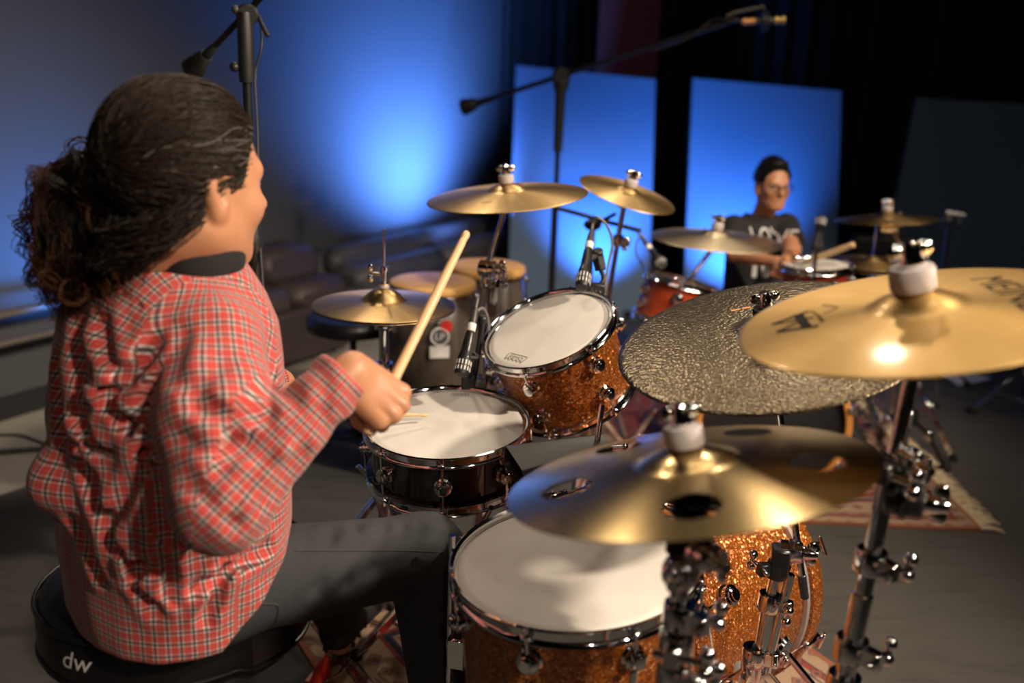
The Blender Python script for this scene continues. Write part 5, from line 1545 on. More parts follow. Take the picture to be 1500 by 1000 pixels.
def put_hair(name, parts, parent):
    V = []; Q = []; C_ = []; b = 0
    for v, q, c in parts: V.append(v); Q.append(q + b); C_.append(c); b += len(v)
    V = np.vstack(V); Mi = np.linalg.inv(root_matrix(parent)); V = V @ Mi[:3, :3].T + Mi[:3, 3]
    me = fast_mesh(name, V, np.vstack(Q)); a = me.attributes.new('strand_colour', 'FLOAT_COLOR', 'POINT')
    a.data.foreach_set('color', np.c_[np.vstack(C_), np.ones(b)].astype(np.float32).ravel())
    return put(name, me, M_HAIR, parent)
M_HAIR = hair_mat('dark_wavy_hair')
M_SKIN = skin('warm_brown_skin'); M_SKIN_BOY = skin('young_warm_skin', (.56, .265, .145))
M_PLAID = plaid(); M_DENIM = denim()
M_EYE_WHITE = plain('eye_white', (.75, .72, .68), .2); M_IRIS = plain('dark_iris', (.02, .012, .008), .1)
M_SHOE = plain('black_suede', (.015, .014, .014), .7)

def eyes(parent, HM, s):
    for sg in (-1, 1):
        c = (HM @ [sg * .032, .0805, .010, 1])[:3]; f = HM[:3, 1] / np.linalg.norm(HM[:3, 1])
        e = obj('eye', MB().ball(c, .0118 * s, 16), M_EYE_WHITE, parent, world=True)
        obj('iris', MB().lathe([(0, .0004), (.0058 * s, 0), (.006 * s, -.003), (0, -.003)], 16, frame(c + f * .0117 * s, f)), M_IRIS, e, world=True)

def shoe_sdf(P, heel, d, L=.26, s=1.0):
    d = np.array([d[0], d[1], 0.0]); d /= np.linalg.norm(d); sd = np.array([d[1], -d[0], 0])
    heel = np.asarray(heel, float)
    a = sd_cone(P, heel + d * .03, heel + d * (L - .04), .040 * s, .042 * s)
    a = smax(a, (heel[2] - .030) - P[:, 2], .006)
    b = sd_cone(P, heel + d * .045 + [0, 0, .03], heel + d * .035 + [0, 0, .10], .042 * s, .040 * s)
    c = sd_cone(P, heel + d * .08 + [0, 0, .035], heel + d * (L - .06) + [0, 0, .0], .038 * s, .032 * s)
    return smin(smin(a, b, .03), c, .03)

# ================================================================== the drummer
hd_a = R_(42); hv = np.array([math.cos(hd_a), math.sin(hd_a), 0]); sv = np.array([hv[1], -hv[0], 0])
P0 = np.array([-.545, 1.485, 0.0])
def W(x, y, z): return P0 + sv * x + hv * y + np.array([0, 0, z])
BM = np.eye(4); BM[:3, 0] = sv; BM[:3, 1] = hv; BM[:3, 2] = [0, 0, 1]; BM[:3, 3] = P0
man = thing('person', 'seated drummer in a red plaid shirt with a long dark curly ponytail', 'person', T(P0[0], P0[1], 0))

SH_R, SH_L = W(.158, .012, 1.058), W(-.158, .012, 1.058)
EL_R = at(322, 738, 1.34); 
ST_A, ST_B = at(577, 556, 1.475), at(684, 340, 1.655)          # the raised stick, hand to tip
yv = ST_B - ST_A; yv /= np.linalg.norm(yv)
xr = (at(556, 592, 1.545) - at(503, 626, 1.49)); xv = xr - yv * (xr @ yv); xv /= np.linalg.norm(xv); zv = np.cross(xv, yv)
HN = np.eye(4); HN[:3, 0] = xv; HN[:3, 1] = yv; HN[:3, 2] = zv
grip = ST_A - yv * .052
HN[:3, 3] = grip - xv * .080 + zv * .0245
WR_R = HN[:3, 3]
EL_L = W(-.285, .13, .80); 
LST = np.array([-.17, 2.075, .722]); LST = at(628, 608, (LST - _C) @ _F)   # tip of the other stick on the snare
LBT = at(352, 600, 2.05); ly = LST - LBT; ly /= np.linalg.norm(ly)
LBT = LST - ly * .406
LM = np.eye(4); lz = np.array([-.3, -.35, .9]); lz -= ly * (lz @ ly); lz /= np.linalg.norm(lz); lx = np.cross(ly, lz)
LM[:3, 1] = ly; LM[:3, 2] = lz; LM[:3, 0] = lx; LM[:3, 3] = (LBT + ly * .085) - lx * .080 + lz * .0245
WR_L = LM[:3, 3]

Z_T = [.50, .60, .70, .80, .90, 1.00, 1.06, 1.10, 1.135, 1.165, 1.20]
A_T = [.210, .216, .218, .216, .212, .205, .196, .178, .140, .098, .070]
B_T = [.155, .162, .166, .170, .170, .158, .146, .128, .106, .085, .066]
Y_T = [.0, .0, .002, .004, .006, .010, .014, .018, .024, .030, .036]
def torso_sdf(q, grow=0.0):
    z = q[:, 2]; a = np.interp(z, Z_T, A_T) + grow; b = np.interp(z, Z_T, B_T) + grow; y0 = np.interp(z, Z_T, Y_T)
    x, y = np.abs(q[:, 0]), np.abs(q[:, 1] - y0)
    k = ((x / a) ** 2.3 + (y / b) ** 2.3) ** (1 / 2.3)
    d = (k - 1) * np.minimum(a, b) * .92
    return smax(smax(d, z - 1.19 - grow, .02), .52 - z, .02)

def polyline_param(P, pts, soft=.007):
    """distance, smooth arc length and transported angle of points about a polyline (extended at its start)"""
    P = np.asarray(P, float); pts = [np.asarray(p, float) for p in pts]
    pts = [pts[0] * 2.2 - pts[1] * 1.2 - np.array([0, 0, .0])] + pts
    s0 = -np.linalg.norm(pts[1] - pts[0]); u = None; D_ = []; S_ = []; X_ = []; Y_ = []
    for k, (a, b) in enumerate(zip(pts[:-1], pts[1:])):
        ab = b - a; L = np.linalg.norm(ab); d_ = ab / L; t = (P - a) @ d_
        tc = np.clip(t, 0, L); D_.append(vlen(P - a - tc[:, None] * d_))
        if u is None: u = np.cross(d_, [0.35, -.9, .25])
        u = u - d_ * (u @ d_); u /= np.linalg.norm(u); w = np.cross(d_, u); r = P - a - t[:, None] * d_
        S_.append(s0 + np.clip(t, -.05, L + .05)); X_.append(r @ u); Y_.append(r @ w); s0 += L
    D_, S_, X_, Y_ = map(np.array, (D_, S_, X_, Y_)); dm = D_.min(0)
    W_ = np.exp(-(D_ - dm) / soft); W_ /= W_.sum(0)
    return dm, (W_ * S_).sum(0), np.arctan2((W_ * Y_).sum(0), (W_ * X_).sum(0))

def creases(P, L):
    """soft drag folds: groove with a ridge beside it; each (a, b, width, depth)"""
    out = np.zeros(len(P), np.float32)
    for a, b, w, dep in L:
        a = np.asarray(a, np.float32); b = np.asarray(b, np.float32); ab = b - a; t = ((P - a) @ ab) / (ab @ ab)
        tc = np.clip(t, 0, 1); dd = vlen(P - a - tc[:, None] * ab)
        fade = np.clip(np.minimum(t + .25, 1.25 - t) * 3, 0, 1)
        out += dep * fade * (np.exp(-(dd / w) ** 2) - .45 * np.exp(-((dd - 2.0 * w) / w) ** 2))
    return out
CUFF_R = WR_R - (WR_R - EL_R) / np.linalg.norm(WR_R - EL_R) * .006
CUFF_L = WR_L - (WR_L - EL_L) / np.linalg.norm(WR_L - EL_L) * .006
def arm_sdf(P, sh, el, cu, r=(.066, .080, .063, .050, .041)):
    m = sh * .5 + el * .5; f = el * .5 + cu * .5
    d = sd_cone(P, sh, m, r[0], r[1]); d = smin(d, sd_cone(P, m, el, r[1], r[2]), .03)
    d = smin(d, sd_cone(P, el, f, r[2] * .96, r[3] * .95), .03); d = smin(d, sd_cone(P, f, cu, r[3] * .92, r[4]), .02)
    ax_ = (cu - f) / np.linalg.norm(cu - f)
    return smax(d, ((P - cu.astype(np.float32)) @ ax_.astype(np.float32)), .006)
def march(fn, pts, d0=.9):
    """surface points seen at photo pixels"""
    d_ = np.array([at(x, y, 1.0) - _C for x, y in pts]).astype(np.float32); L_ = vlen(d_)[:, None]; d_ = d_ / L_; o = np.repeat(_C[None], len(pts), 0).astype(np.float32)
    t = np.full(len(pts), d0, np.float32)
    for _ in range(70): t += np.clip(fn(o + d_ * t[:, None]), -.01, .06) * .8
    return o + d_ * t[:, None]
def folds(fn, L):
    A = march(fn, [l[0] for l in L]); B = march(fn, [l[1] for l in L])
    return [(a, b, l[2], l[3]) for a, b, l in zip(A, B, L)]
PA = [((392, 628), (318, 690), .011, .012), ((425, 622), (345, 735), .010, .012), ((445, 660), (372, 752), .009, .009), ((268, 560), (345, 640), .013, .011), ((262, 640), (390, 668), .011, .010),
      ((290, 555), (412, 575), .014, .008), ((470, 600), (408, 690), .009, .008), ((446, 716), (486, 640), .008, .008), ((300, 485), (415, 520), .015, .007), ((275, 600), (400, 612), .010, .008),
      ((272, 700), (352, 772), .011, .010), ((300, 668), (430, 640), .009, .008), ((500, 600), (520, 640), .006, .004), ((268, 480), (255, 560), .011, .010), ((330, 520), (300, 600), .016, .007)]
PB = [((138, 545), (200, 632), .013, .018), ((200, 632), (222, 690), .011, .018), ((232, 505), (150, 600), .014, .014), ((118, 470), (128, 600), .017, .014), ((246, 590), (172, 760), .013, .018),
      ((222, 655), (112, 655), .010, .018), ((130, 680), (172, 800), .014, .018), ((232, 700), (196, 850), .013, .015), ((300, 800), (205, 835), .012, .014), ((84, 520), (96, 640), .014, .013),
      ((280, 862), (390, 800), .012, .012), ((255, 530), (212, 612), .012, .016), ((150, 470), (168, 540), .013, .012), ((240, 760), (250, 880), .011, .012), ((180, 780), (230, 900), .012, .012),
      ((110, 600), (150, 660), .011, .014), ((330, 830), (300, 910), .010, .010), ((105, 760), (150, 850), .012, .012), ((235, 640), (245, 780), .016, .022)]
KA, KB = [], []
def hem_z(q): return .578 + .85 * np.clip(q[:, 1] + .02, 0, None) + .012 * np.sin(q[:, 0] * 11) - .015 * np.clip(-q[:, 1] * 8, 0, 1)
def torso_part(P):
    q = local(P, BM)
    d = torso_sdf(q)
    d = smin(d, sd_ell(P, at(96, 705, 1.50), (.055, .05, .045)), .05)       # blouse of the shirt at the back
    d = smin(d, sd_ell(q, (-.06, .155, .80), (.14, .06, .12)), .06)         # belly
    d = d + creases(P, KB) + .0035 * wav(P, 38, 0, 5) * np.clip((1.1 - q[:, 2]) * 8, 0, 1)
    return smax(d, hem_z(q) - q[:, 2], .008)
def bend(a, b, c): return list(spline([a, a * .45 + b * .55, (a * .25 + c * .25 + b * .5), b * .55 + c * .45, c], 4))
AR_PTS = bend(SH_R, EL_R, CUFF_R); AL_PTS = bend(SH_L, EL_L, CUFF_L)
def arms_part(P):
    d = arm_sdf(P, SH_R, EL_R, CUFF_R)
    dd, s_, an = polyline_param(P, AR_PTS)
    d = d + creases(P, KA) + .0022 * np.sin(s_ * 120 + 2.0 * np.sin(an * 2) + an) * np.exp(-((s_ - .30) / .10) ** 2) + .0025 * wav(P, 45, 3, 5)
    cu = np.linalg.norm(SH_R - EL_R) + np.linalg.norm(EL_R - CUFF_R)
    d = d - .0022 * (1 / (1 + np.exp(-(s_ - cu + .058) * 900)))             # cuff band
    return np.minimum(d, arm_sdf(P, SH_L, EL_L, CUFF_L) + .0025 * wav(P, 45, 3, 5))
def shirt_sdf(P): return smin(torso_part(P), arms_part(P), .016)
lo = np.minimum.reduce([W(-.30, -.25, .52), W(.30, .32, .52), EL_R - .1, WR_R - .06, W(.3, -.3, .52), W(-.35, .3, .52), WR_L - .1]); hi = np.maximum.reduce([W(-.30, -.25, 1.22), W(.30, .32, 1.22), W(.3, -.3, 1.2), W(-.35, .3, 1.2), WR_R + .06, WR_L + .1])
_f = folds(shirt_sdf, [(a, b, w * 1.15, d * .68) for a, b, w, d in PA] + [(a, b, w, d * .9) for a, b, w, d in PB]); KA, KB = _f[:len(PA)], _f[len(PA):]
SV, SQ = surface(shirt_sdf, lo, hi, .0042)
so_ = put_fast('shirt', (SV, SQ), M_PLAID, man)
# plaid coordinates: along the cloth of the body and round each sleeve
q = local(SV.astype(np.float32), BM); ang = np.arctan2(q[:, 0] / .215, -(q[:, 1]) / .175)
w_ = np.clip((q[:, 2] - .98) / .10, 0, 1); u1 = ang * .196 * (1 - w_) + q[:, 0] * 1.05 * w_
ph = np.arctan2(q[:, 2] - 1.02, -(q[:, 1] - .012)); v1 = np.where(q[:, 2] < 1.02, np.where(q[:, 1] < 0, q[:, 2], 1.02 + .135 * math.pi + 1.02 - q[:, 2]), 1.02 + .135 * np.clip(ph, 0, math.pi))
bu = local(SV.astype(np.float32), BM)
def limb_uv(P, o, e, s0, ref):
    """straight cylinder coordinates along one limb segment"""
    d_ = (e - o) / np.linalg.norm(e - o); u_ = ref - d_ * (ref @ d_); u_ /= np.linalg.norm(u_); w = np.cross(d_, u_); r = P - o
    return s0 + r @ d_, np.arctan2(r @ w, r @ u_)
def sleeve_uv(sh, el, cu):
    """upper sleeve and forearm sleeve, meeting in the fold across the elbow"""
    L = np.linalg.norm(el - sh); d1, d2 = (el - sh) / L, (cu - el) / np.linalg.norm(cu - el)
    ref = np.array([.55, .80, -.1]); n_ = np.cross(d1, d2); n_ /= np.linalg.norm(n_)
    s1, a1 = limb_uv(SV, sh, el, 0, ref)
    r1 = ref - d1 * (ref @ d1); r1 /= np.linalg.norm(r1); th = math.atan2(np.cross(d1, d2) @ n_, d1 @ d2)   # carry the seam round the bend
    r2 = r1 * math.cos(th) + np.cross(n_, r1) * math.sin(th) + n_ * (n_ @ r1) * (1 - math.cos(th))
    s2, a2 = limb_uv(SV, el, cu, L, r2)
    m = (d1 + d2) / np.linalg.norm(d1 + d2)
    return s1, a1, s2, a2, lambda c: (c - el) @ m > 0
cen = SV[SQ].mean(1).astype(np.float32); cl_ = local(cen, BM); isarm = arms_part(cen) < torso_part(cen) + .035 * np.clip((np.abs(cl_[:, 0]) - .10) / .05, 0, 1) * (cl_[:, 2] > .90); right = local(cen, BM)[:, 0] > 0
UV = np.zeros((len(SQ), 4, 2)); UV[..., 0] = u1[SQ]; UV[..., 1] = v1[SQ]
for side, (sh, el, cu) in ((right, (SH_R, EL_R, CUFF_R)), (~right, (SH_L, EL_L, CUFF_L))):
    s1, a1, s2, a2, far = sleeve_uv(sh, el, cu); fm = far(cen)
    for sel, s_, an in ((isarm & side & ~fm, s1, a1), (isarm & side & fm, s2, a2)):
        a_ = an[SQ[sel]]; a_ = np.where((a_.max(1) - a_.min(1) > math.pi)[:, None] & (a_ < 0), a_ + 2 * math.pi, a_)
        UV[sel, :, 0] = a_ * .0686; UV[sel, :, 1] = s_[SQ[sel]]
bd_ = ~isarm; t_ = UV[bd_, :, 0]; wr = (t_.max(1) - t_.min(1)) > .5; t_[wr] = np.where(t_[wr] < 0, t_[wr] + 1.2315, t_[wr]); UV[bd_, :, 0] = t_
uvl = so_.data.uv_layers.new(name='UVMap'); uvl.data.foreach_set('uv', UV.astype(np.float32).reshape(-1))

# black collar of the shirt beneath and the plaid collar tip
HC = np.array([-.481, 1.464, 1.264]); ha = R_(53.5); hf = np.array([math.cos(ha), math.sin(ha), 0.0]); hr = np.array([hf[1], -hf[0], 0.0]); HS = 1.07
hp_ = R_(7); hfp = hf * math.cos(hp_) - np.array([0, 0, math.sin(hp_)]); hup = hf * math.sin(hp_) + np.array([0, 0, math.cos(hp_)])
HM = np.eye(4); HM[:3, 0] = hr * HS; HM[:3, 1] = hfp * HS; HM[:3, 2] = hup * HS; HM[:3, 3] = HC
HMu = HM.copy(); HMu[:3, :3] /= HS
NB = W(0, .0, 1.10)
nl_ = np.linalg.inv(HM) @ np.append(NB, 1)
def collar_sdf(P):
    a = sd_cone(P, HC + [0, 0, -.10], NB, .077, .100); b = sd_cone(P, HC + [0, 0, -.10], NB, .070, .092)
    d = smax(a, -b, .004)
    q = local(P, BM)
    top = 1.190 - .20 * (q[:, 1]) + .01 * q[:, 0]
    return smax(smax(d, q[:, 2] - top, .006), 1.085 - q[:, 2], .006)
put_fast('undershirt_collar', surface(collar_sdf, NB - .16, NB + [.16, .16, .16], .0035), plain('black_knit', (.010, .010, .011), .9, 0, .25, 90), man, 'black collar of the shirt worn beneath')
# skin: head and neck, hands with forearms, and the trunk and limbs inside the clothes
def man_head(P):
    q = local(P, HMu) / HS
    return head_sdf(q, .062, 1.10, tuple((nl_[:3]))) * HS
hpart = surface(man_head, HC - [.16, .18, .26], HC + [.16, .18, .17], .0022)
def rhand(P):
    d = fist_sdf(local(P, HN)); b_ = EL_R * .8 + WR_R * .2
    return smin(d, sd_cone(P, WR_R + xv * .004, b_, .0235, .040), .02)
rp = surface(rhand, np.minimum(WR_R, EL_R * .6 + WR_R * .4) - .13, np.maximum(WR_R, grip) + .14, .0017)
def lhand(P): return smin(fist_sdf(local(P, LM)), sd_cone(P, WR_L, EL_L * .8 + WR_L * .2, .0235, .038), .02)
lp = surface(lhand, np.minimum(WR_L, EL_L) - .15, np.maximum(WR_L, EL_L) + .15, .0028)
HIP_R, HIP_L = W(.095, .0, .635), W(-.095, .0, .635)
KN_R, KN_L = np.array([-.145, 1.625, .597]), np.array([-.40, 1.90, .42])
AN_R, AN_L = np.array([-.088, 1.655, .145]), np.array([-.395, 2.14, .16])
def trunk(P):
    q = local(P, BM); d = smax(torso_sdf(q, -.026), .64 - q[:, 2], .02)
    for sh, el, wr in ((SH_R, EL_R, WR_R), (SH_L, EL_L, WR_L)):
        d = smin(d, sd_cone(P, sh, el, .050, .042), .02); d = smin(d, sd_cone(P, el, wr, .040, .026), .01)
    for hp, kn, an in ((HIP_R, KN_R, AN_R), (HIP_L, KN_L, AN_L)):
        d = smin(d, sd_cone(P, hp, kn, .068, .048), .02); d = smin(d, sd_cone(P, kn, an, .046, .034), .02)
        d = smin(d, sd_cone(P, an, an + np.array([.0, .0, -.08]), .034, .030), .02)
    d = smin(d, sd_ell(local(P, BM), (0, 0, .65), (.155, .12, .06)), .02)
    return d
tp_ = surface(trunk, np.minimum(lo, [-.9, 1.1, .03]), np.maximum(hi, [0.02, 2.2, 1.2]), .008)
put_fast('body', join_parts([hpart, rp, lp, tp_]), M_SKIN, man)
eyes(man, HM, 1.0)
br = MB()
for sg in (-1, 1):
    br.tube([(HM @ [sg * x, y, z, 1])[:3] for x, y, z in ((.014, .0905, .032), (.028, .0880, .038), (.046, .076, .036))], [.002, .0032, .0015], 6)
obj('eyebrows', br, M_IRIS, man, world=True)

# jeans
PJ = [((566 + 26 * k, 768 + 3 * k), (540 + 20 * k, 842 - 4 * k), .011, .006) for k in range(4)] + [((486, 778), (462, 868), .012, .006), ((522, 770), (504, 862), .010, .006)]
KJ = []
def jeans(P):
    q = local(P, BM)
    d = sd_ell(q, (0, -.01, .625), (.188, .150, .105))
    for hp, kn, an in ((HIP_R, KN_R, AN_R), (HIP_L, KN_L, AN_L)):
        d = smin(d, sd_cone(P, hp, kn, .088, .070), .05)
        g = sd_cone(P, kn, an, .068, .060); g = smax(g, an[2] - .03 - P[:, 2], .008); d = smin(d, g, .03)
    d = d + creases(P, KJ) + .0022 * wav(P, 42, 2, 6)
    rr_ = vlen(P[:, :2] - th_c[:2].astype(np.float32)); return smax(d, .566 - q[:, 2] - 1.5 * np.clip(rr_ - .215, 0, None), .01)
KJ = folds(jeans, PJ)
put_fast('jeans', surface(jeans, [-.85, 1.18, .08], [-.02, 2.22, .80], .0055), M_DENIM, man)
pk = MB(); 
def on_sdf(fn, o, d_, n=60):
    """march from o along d_ to the surface"""
    o = np.asarray(o, np.float32); d_ = np.asarray(d_, np.float32); t = np.zeros(len(o), np.float32)
    for _ in range(n): t += np.clip(fn(o + d_ * t[:, None]), -.01, .05) * .8
    return o + d_ * t[:, None]
def on_cloth(fn, pts, off=.0012):
    o = np.repeat(_C[None], len(pts), 0); d_ = np.array([at(x, y, 1.0) - _C for x, y in pts]); d_ /= np.linalg.norm(d_, axis=1)[:, None]
    return on_sdf(fn, o + d_ * .9, d_) - d_ * off
for path in ([(322, 930), (345, 905), (362, 884), (388, 884), (408, 888), (404, 915)], [(330, 932), (352, 908), (366, 890)], [(432, 806), (500, 806), (580, 806), (650, 808)]):
    pk.tube(on_cloth(jeans, [tuple(p) for p in spline([(x, y, 0) for x, y in path], 6)[:, :2]]), .0011, 5)
obj('stitching', pk, plain('tan_thread', (.05, .045, .04), .8), man, world=True)
# shoes
for an, d_, nm in ((AN_R, ax, 'shoe'), (AN_L, np.array([.30, .95, 0]), 'shoe')):
    heel = np.array([an[0], an[1], .052 + (.028 if an is AN_R else .06)]) - d_ * .045
    put_fast(nm, surface(lambda P: shoe_sdf(P, heel, d_), heel - [.14, .14, .06], heel + [.32, .32, .16], .004), M_SHOE, man)

# hair: a close cap, wavy strands combed back to the tie, and a big curly ponytail
def hair_cap(P):
    q = local(P, HMu) / HS
    d = sd_ell(q, (0, -.016, .040), (.087, .112, .100))
    d = smin(d, sd_ell(q, (0, -.056, -.035), (.060, .036, .068)), .02)
    front = q[:, 1] - (.040 + .42 * np.clip(q[:, 2] - .035, 0, .08))          # positive in front of the hairline
    low = np.where(q[:, 1] > .014, .004 - q[:, 2], np.where(q[:, 1] > -.036, .030 - q[:, 2], (-.100) - q[:, 2]))        # positive below the lower edge
    d = smax(d, front, .012)
    return smax(d, low, .010) * HS
cv, cq = surface(hair_cap, HC - [.16, .18, .13], HC + [.16, .18, .18], .003)
cap = (cv, cq, np.tile([.012, .008, .006], (len(cv), 1)))
n = 2400; roots = []; 
while len(roots) < n:
    u = RNG.normal(size=3); u /= np.linalg.norm(u)
    x, y, z = u * [.087, .112, .100] + [0, -.016, .040]
    if y > .040 + .42 * min(max(z - .035, 0), .08) - .004: continue
    if (-.036 < y <= .014 and z < .028) or (y > .014 and z < .004) or z < -.075: continue
    roots.append(u)
roots = np.array(roots); tie_l = np.array([0, -.128, .006]); tied = (tie_l - [0, -.016, .040]) / [.087, .112, .100]; tied /= np.linalg.norm(tied)
m = 18; t = np.linspace(0, 1, m)[None, :, None]
om = np.arccos(np.clip(roots @ tied, -1, 1))[:, None, None]
reach = .985
dirs = (np.sin((1 - t * reach) * om) * roots[:, None] + np.sin(t * reach * om) * tied) / (np.sin(om) + 1e-6)
wv = RNG.uniform(0, 6.28, (n, 1)); fr = RNG.uniform(7, 15, (n, 1)); tt_ = t[..., 0]
lift = 1.0 + .012 + .085 * np.sin(math.pi * tt_) * RNG.uniform(0, 1, (n, 1)) ** 1.4 + .018 * np.sin(fr * tt_ + wv)
sid = np.cross(roots, tied); sid /= np.linalg.norm(sid, axis=1)[:, None] + 1e-6
loc = dirs * lift[..., None] * [.087, .112, .100] + [0, -.016, .040] + sid[:, None] * (.006 * np.sin(fr * tt_ * 1.1 + wv * 2))[..., None]
pw = loc.reshape(-1, 3) @ HM[:3, :3].T + HC; pw = pw.reshape(n, m, 3)
base = np.array([.012, .0078, .0056]); cols = base * RNG.uniform(.4, 1.9, (n, 1)) + RNG.uniform(0, .012, (n, 1)) ** 1.0 * .6 * np.array([1, .55, .3])
temple = ((roots[:, 1] > .42) & (roots[:, 2] < .45)); gr = temple & (RNG.uniform(size=n) < .30); cols[gr] = np.array([.12, .11, .10]) * RNG.uniform(.4, 1.2, (gr.sum(), 1))
rad = np.full((n, m), .00105) * np.linspace(1.0, .9, m)
scalp = strand_mesh(pw, rad, cols)
# nape: locks falling from below the ears to the collar and up into the tie
nn = 700; sx = RNG.uniform(-1, 1, nn); hz_ = RNG.uniform(-.030, .030, nn); st_ = np.stack([.080 * np.sign(sx) * np.abs(sx) ** .6, -.030 - .02 * (1 - np.abs(sx)), hz_ - .012], -1)
en_ = np.stack([.026 * sx + RNG.normal(0, .012, nn), -.118 + RNG.normal(0, .008, nn), -.060 - .060 * RNG.uniform(0, 1, nn)], -1)
tn = np.linspace(0, 1, 14)[None, :, None]; md = (st_ + en_) / 2 + np.stack([.040 * sx, -.022 + 0 * sx, -.020 + 0 * sx], -1)
ln_ = (1 - tn) ** 2 * st_[:, None] + 2 * tn * (1 - tn) * md[:, None] + tn ** 2 * en_[:, None]
ln_ = ln_ + (.0045 * np.sin(RNG.uniform(8, 16, (nn, 1)) * tn[..., 0] + RNG.uniform(0, 6, (nn, 1))))[..., None] * np.array([.5, -.7, .5])
nape = strand_mesh((ln_.reshape(-1, 3) @ HM[:3, :3].T + HC).reshape(nn, 14, 3), np.full((nn, 14), .0011), base * RNG.uniform(.4, 1.9, (nn, 1)))
# ponytail
TIE = HM @ np.append(tie_l, 1); TIE = TIE[:3]
G = 360; per = 7; mm = 46; tq = np.linspace(0, 1, mm)
paths = []; pc = []; pr_ = []
for g in range(G):
    # guide: out of the tie, up and back, then down in a wide frizzy fall
    ex, ey = RNG.normal(0, 1), RNG.normal(0, 1); r_ = min(1.2, abs(RNG.normal(.66, .36)))
    a_ = RNG.uniform(0, 6.28)
    c1 = at(158 + 42 * r_ * math.cos(a_), 262 + 34 * r_ * math.sin(a_), 1.535 + RNG.normal(0, .035))
    c2 = at(130 + 86 * r_ * math.cos(a_), 328 + 82 * r_ * math.sin(a_), 1.50 + RNG.normal(0, .045))
    ln = RNG.uniform(.45, 1.0)
    c3 = at(160 + 72 * r_ * math.cos(a_ + .4), 345 + 110 * ln + 22 * math.sin(a_), 1.455 + RNG.normal(0, .03))
    g_ = spline([TIE, c1, c2, c3], 16)[:, :]
    gi = np.array([np.interp(tq, np.linspace(0, 1, len(g_)), g_[:, k]) for k in range(3)]).T
    R0_ = RNG.uniform(.006, .016); turns = RNG.uniform(2.2, 5.0); ph0 = RNG.uniform(0, 6.28); hand = RNG.choice([-1, 1])
    tg = np.gradient(gi, axis=0); tg /= np.linalg.norm(tg, axis=1)[:, None]; u_ = np.cross(tg, [.2, .4, .9]); u_ /= np.linalg.norm(u_, axis=1)[:, None]; w2 = np.cross(tg, u_)
    cb_ = np.array([.018, .010, .007]) * RNG.uniform(.5, 1.8) + RNG.uniform(0, 1) ** 2 * np.array([.085, .028, .009])
    for k in range(per):
        pa = ph0 + RNG.normal(0, .35); R1_ = R0_ * RNG.uniform(.75, 1.25) * np.clip(tq * 5, .15, 1); th_ = hand * 2 * math.pi * turns * RNG.uniform(.97, 1.03) * tq + pa
        off = RNG.normal(0, .0035, 3) * np.clip(tq * 3, 0, 1)[:, None]
        paths.append(gi + u_ * (R1_ * np.cos(th_))[:, None] + w2 * (R1_ * np.sin(th_))[:, None] + off); pc.append(cb_ * RNG.uniform(.7, 1.3)); pr_.append(np.full(mm, .0010) * np.linspace(1.1, .5, mm))
pony = strand_mesh(np.array(paths), np.array(pr_), np.array(pc))
core = surface(lambda P: smin(smin(sd_cone(P, TIE * .7 + at(150, 290, 1.52) * .3, at(150, 290, 1.52), .018, .050), sd_ell(P, at(125, 335, 1.50), (.068, .055, .082)), .04), sd_cone(P, at(130, 350, 1.49), at(175, 420, 1.455), .058, .036), .04) + .004 * wav(P, 120, 0, 5), TIE - [.24, .2, .32], TIE + [.14, .14, .14], .006)
corec = (core[0], core[1], np.tile([.008, .005, .004], (len(core[0]), 1)))
hr_ = put_hair('hair', [cap, scalp, nape], man)
pt_ = put_hair('ponytail', [corec, pony], man); pt_['label'] = 'long curly dark brown ponytail'

# the two sticks in his hands
def fat_stick(label, butt, tip, r=.0079):
    d = tip - butt; L = np.linalg.norm(d)
    pr = [(0, 0), (r * .7, 0), (r, .006), (r, L * .62), (r * .86, L - .030), (r * .80, L - .020), (r * .74, L - .0185), (r * .74, L - .0165), (r * .84, L - .015), (r * .86, L - .006), (r * .66, L - .001), (0, L)]
    return single('drumstick', MB().lathe(pr, 24), M_WOOD_STICK, label, 'drumstick', frame(butt, d))
fat_stick('raised drumstick gripped in the drummer\'s near fist', ST_A - yv * .10, ST_B)
stick('drumstick lying with its tip on the snare, held in the drummer\'s far hand', LBT, LST, .0072)
# ================================================================== the boy
ba_ = math.radians(-66); bh = np.array([math.cos(ba_), math.sin(ba_), 0]); bs = np.array([bh[1], -bh[0], 0])
BC = at(1131, 274, 3.93); Q0 = np.array([BC[0] - .02, BC[1] + .05, 0.0]); BZ = BC[2]
def Y(x, y, z): return Q0 + bs * x + bh * y + np.array([0, 0, z])
YM = np.eye(4); YM[:3, 0] = bs; YM[:3, 1] = bh; YM[:3, 2] = [0, 0, 1]; YM[:3, 3] = Q0
boy = thing('person', 'seated boy in glasses and a black t-shirt with white lettering', 'person', T(Q0[0], Q0[1], 0))
fa_ = math.radians(-78); bf = np.array([math.cos(fa_), math.sin(fa_), 0.0]); brv = np.array([bf[1], -bf[0], 0.0]); BS = .76
bH = np.eye(4); bH[:3, 0] = brv * BS; bH[:3, 1] = bf * BS; bH[:3, 2] = np.array([0, 0, 1.0]) * BS; bH[:3, 3] = BC
bHu = bH.copy(); bHu[:3, :3] /= BS
ZS = BZ - .140                       # shoulder height
bN = Y(0, .0, ZS - .01); bnl = (np.linalg.inv(bH) @ np.append(bN, 1))[:3]
bhead = surface(lambda P: head_sdf(local(P, bHu) / BS, .054, .96, tuple(bnl)) * BS, BC - .2, BC + [.14, .14, .15], .0032)
bSR, bSL = Y(.128, 0, ZS - .03), Y(-.128, 0, ZS - .03)
bER = at(1077, 372, 3.90); bWR = at(1138, 384, 3.74); bEL = at(1160, 366, 3.86) + [.0, .0, .0]; bWL = at(1151, 384, 3.72)
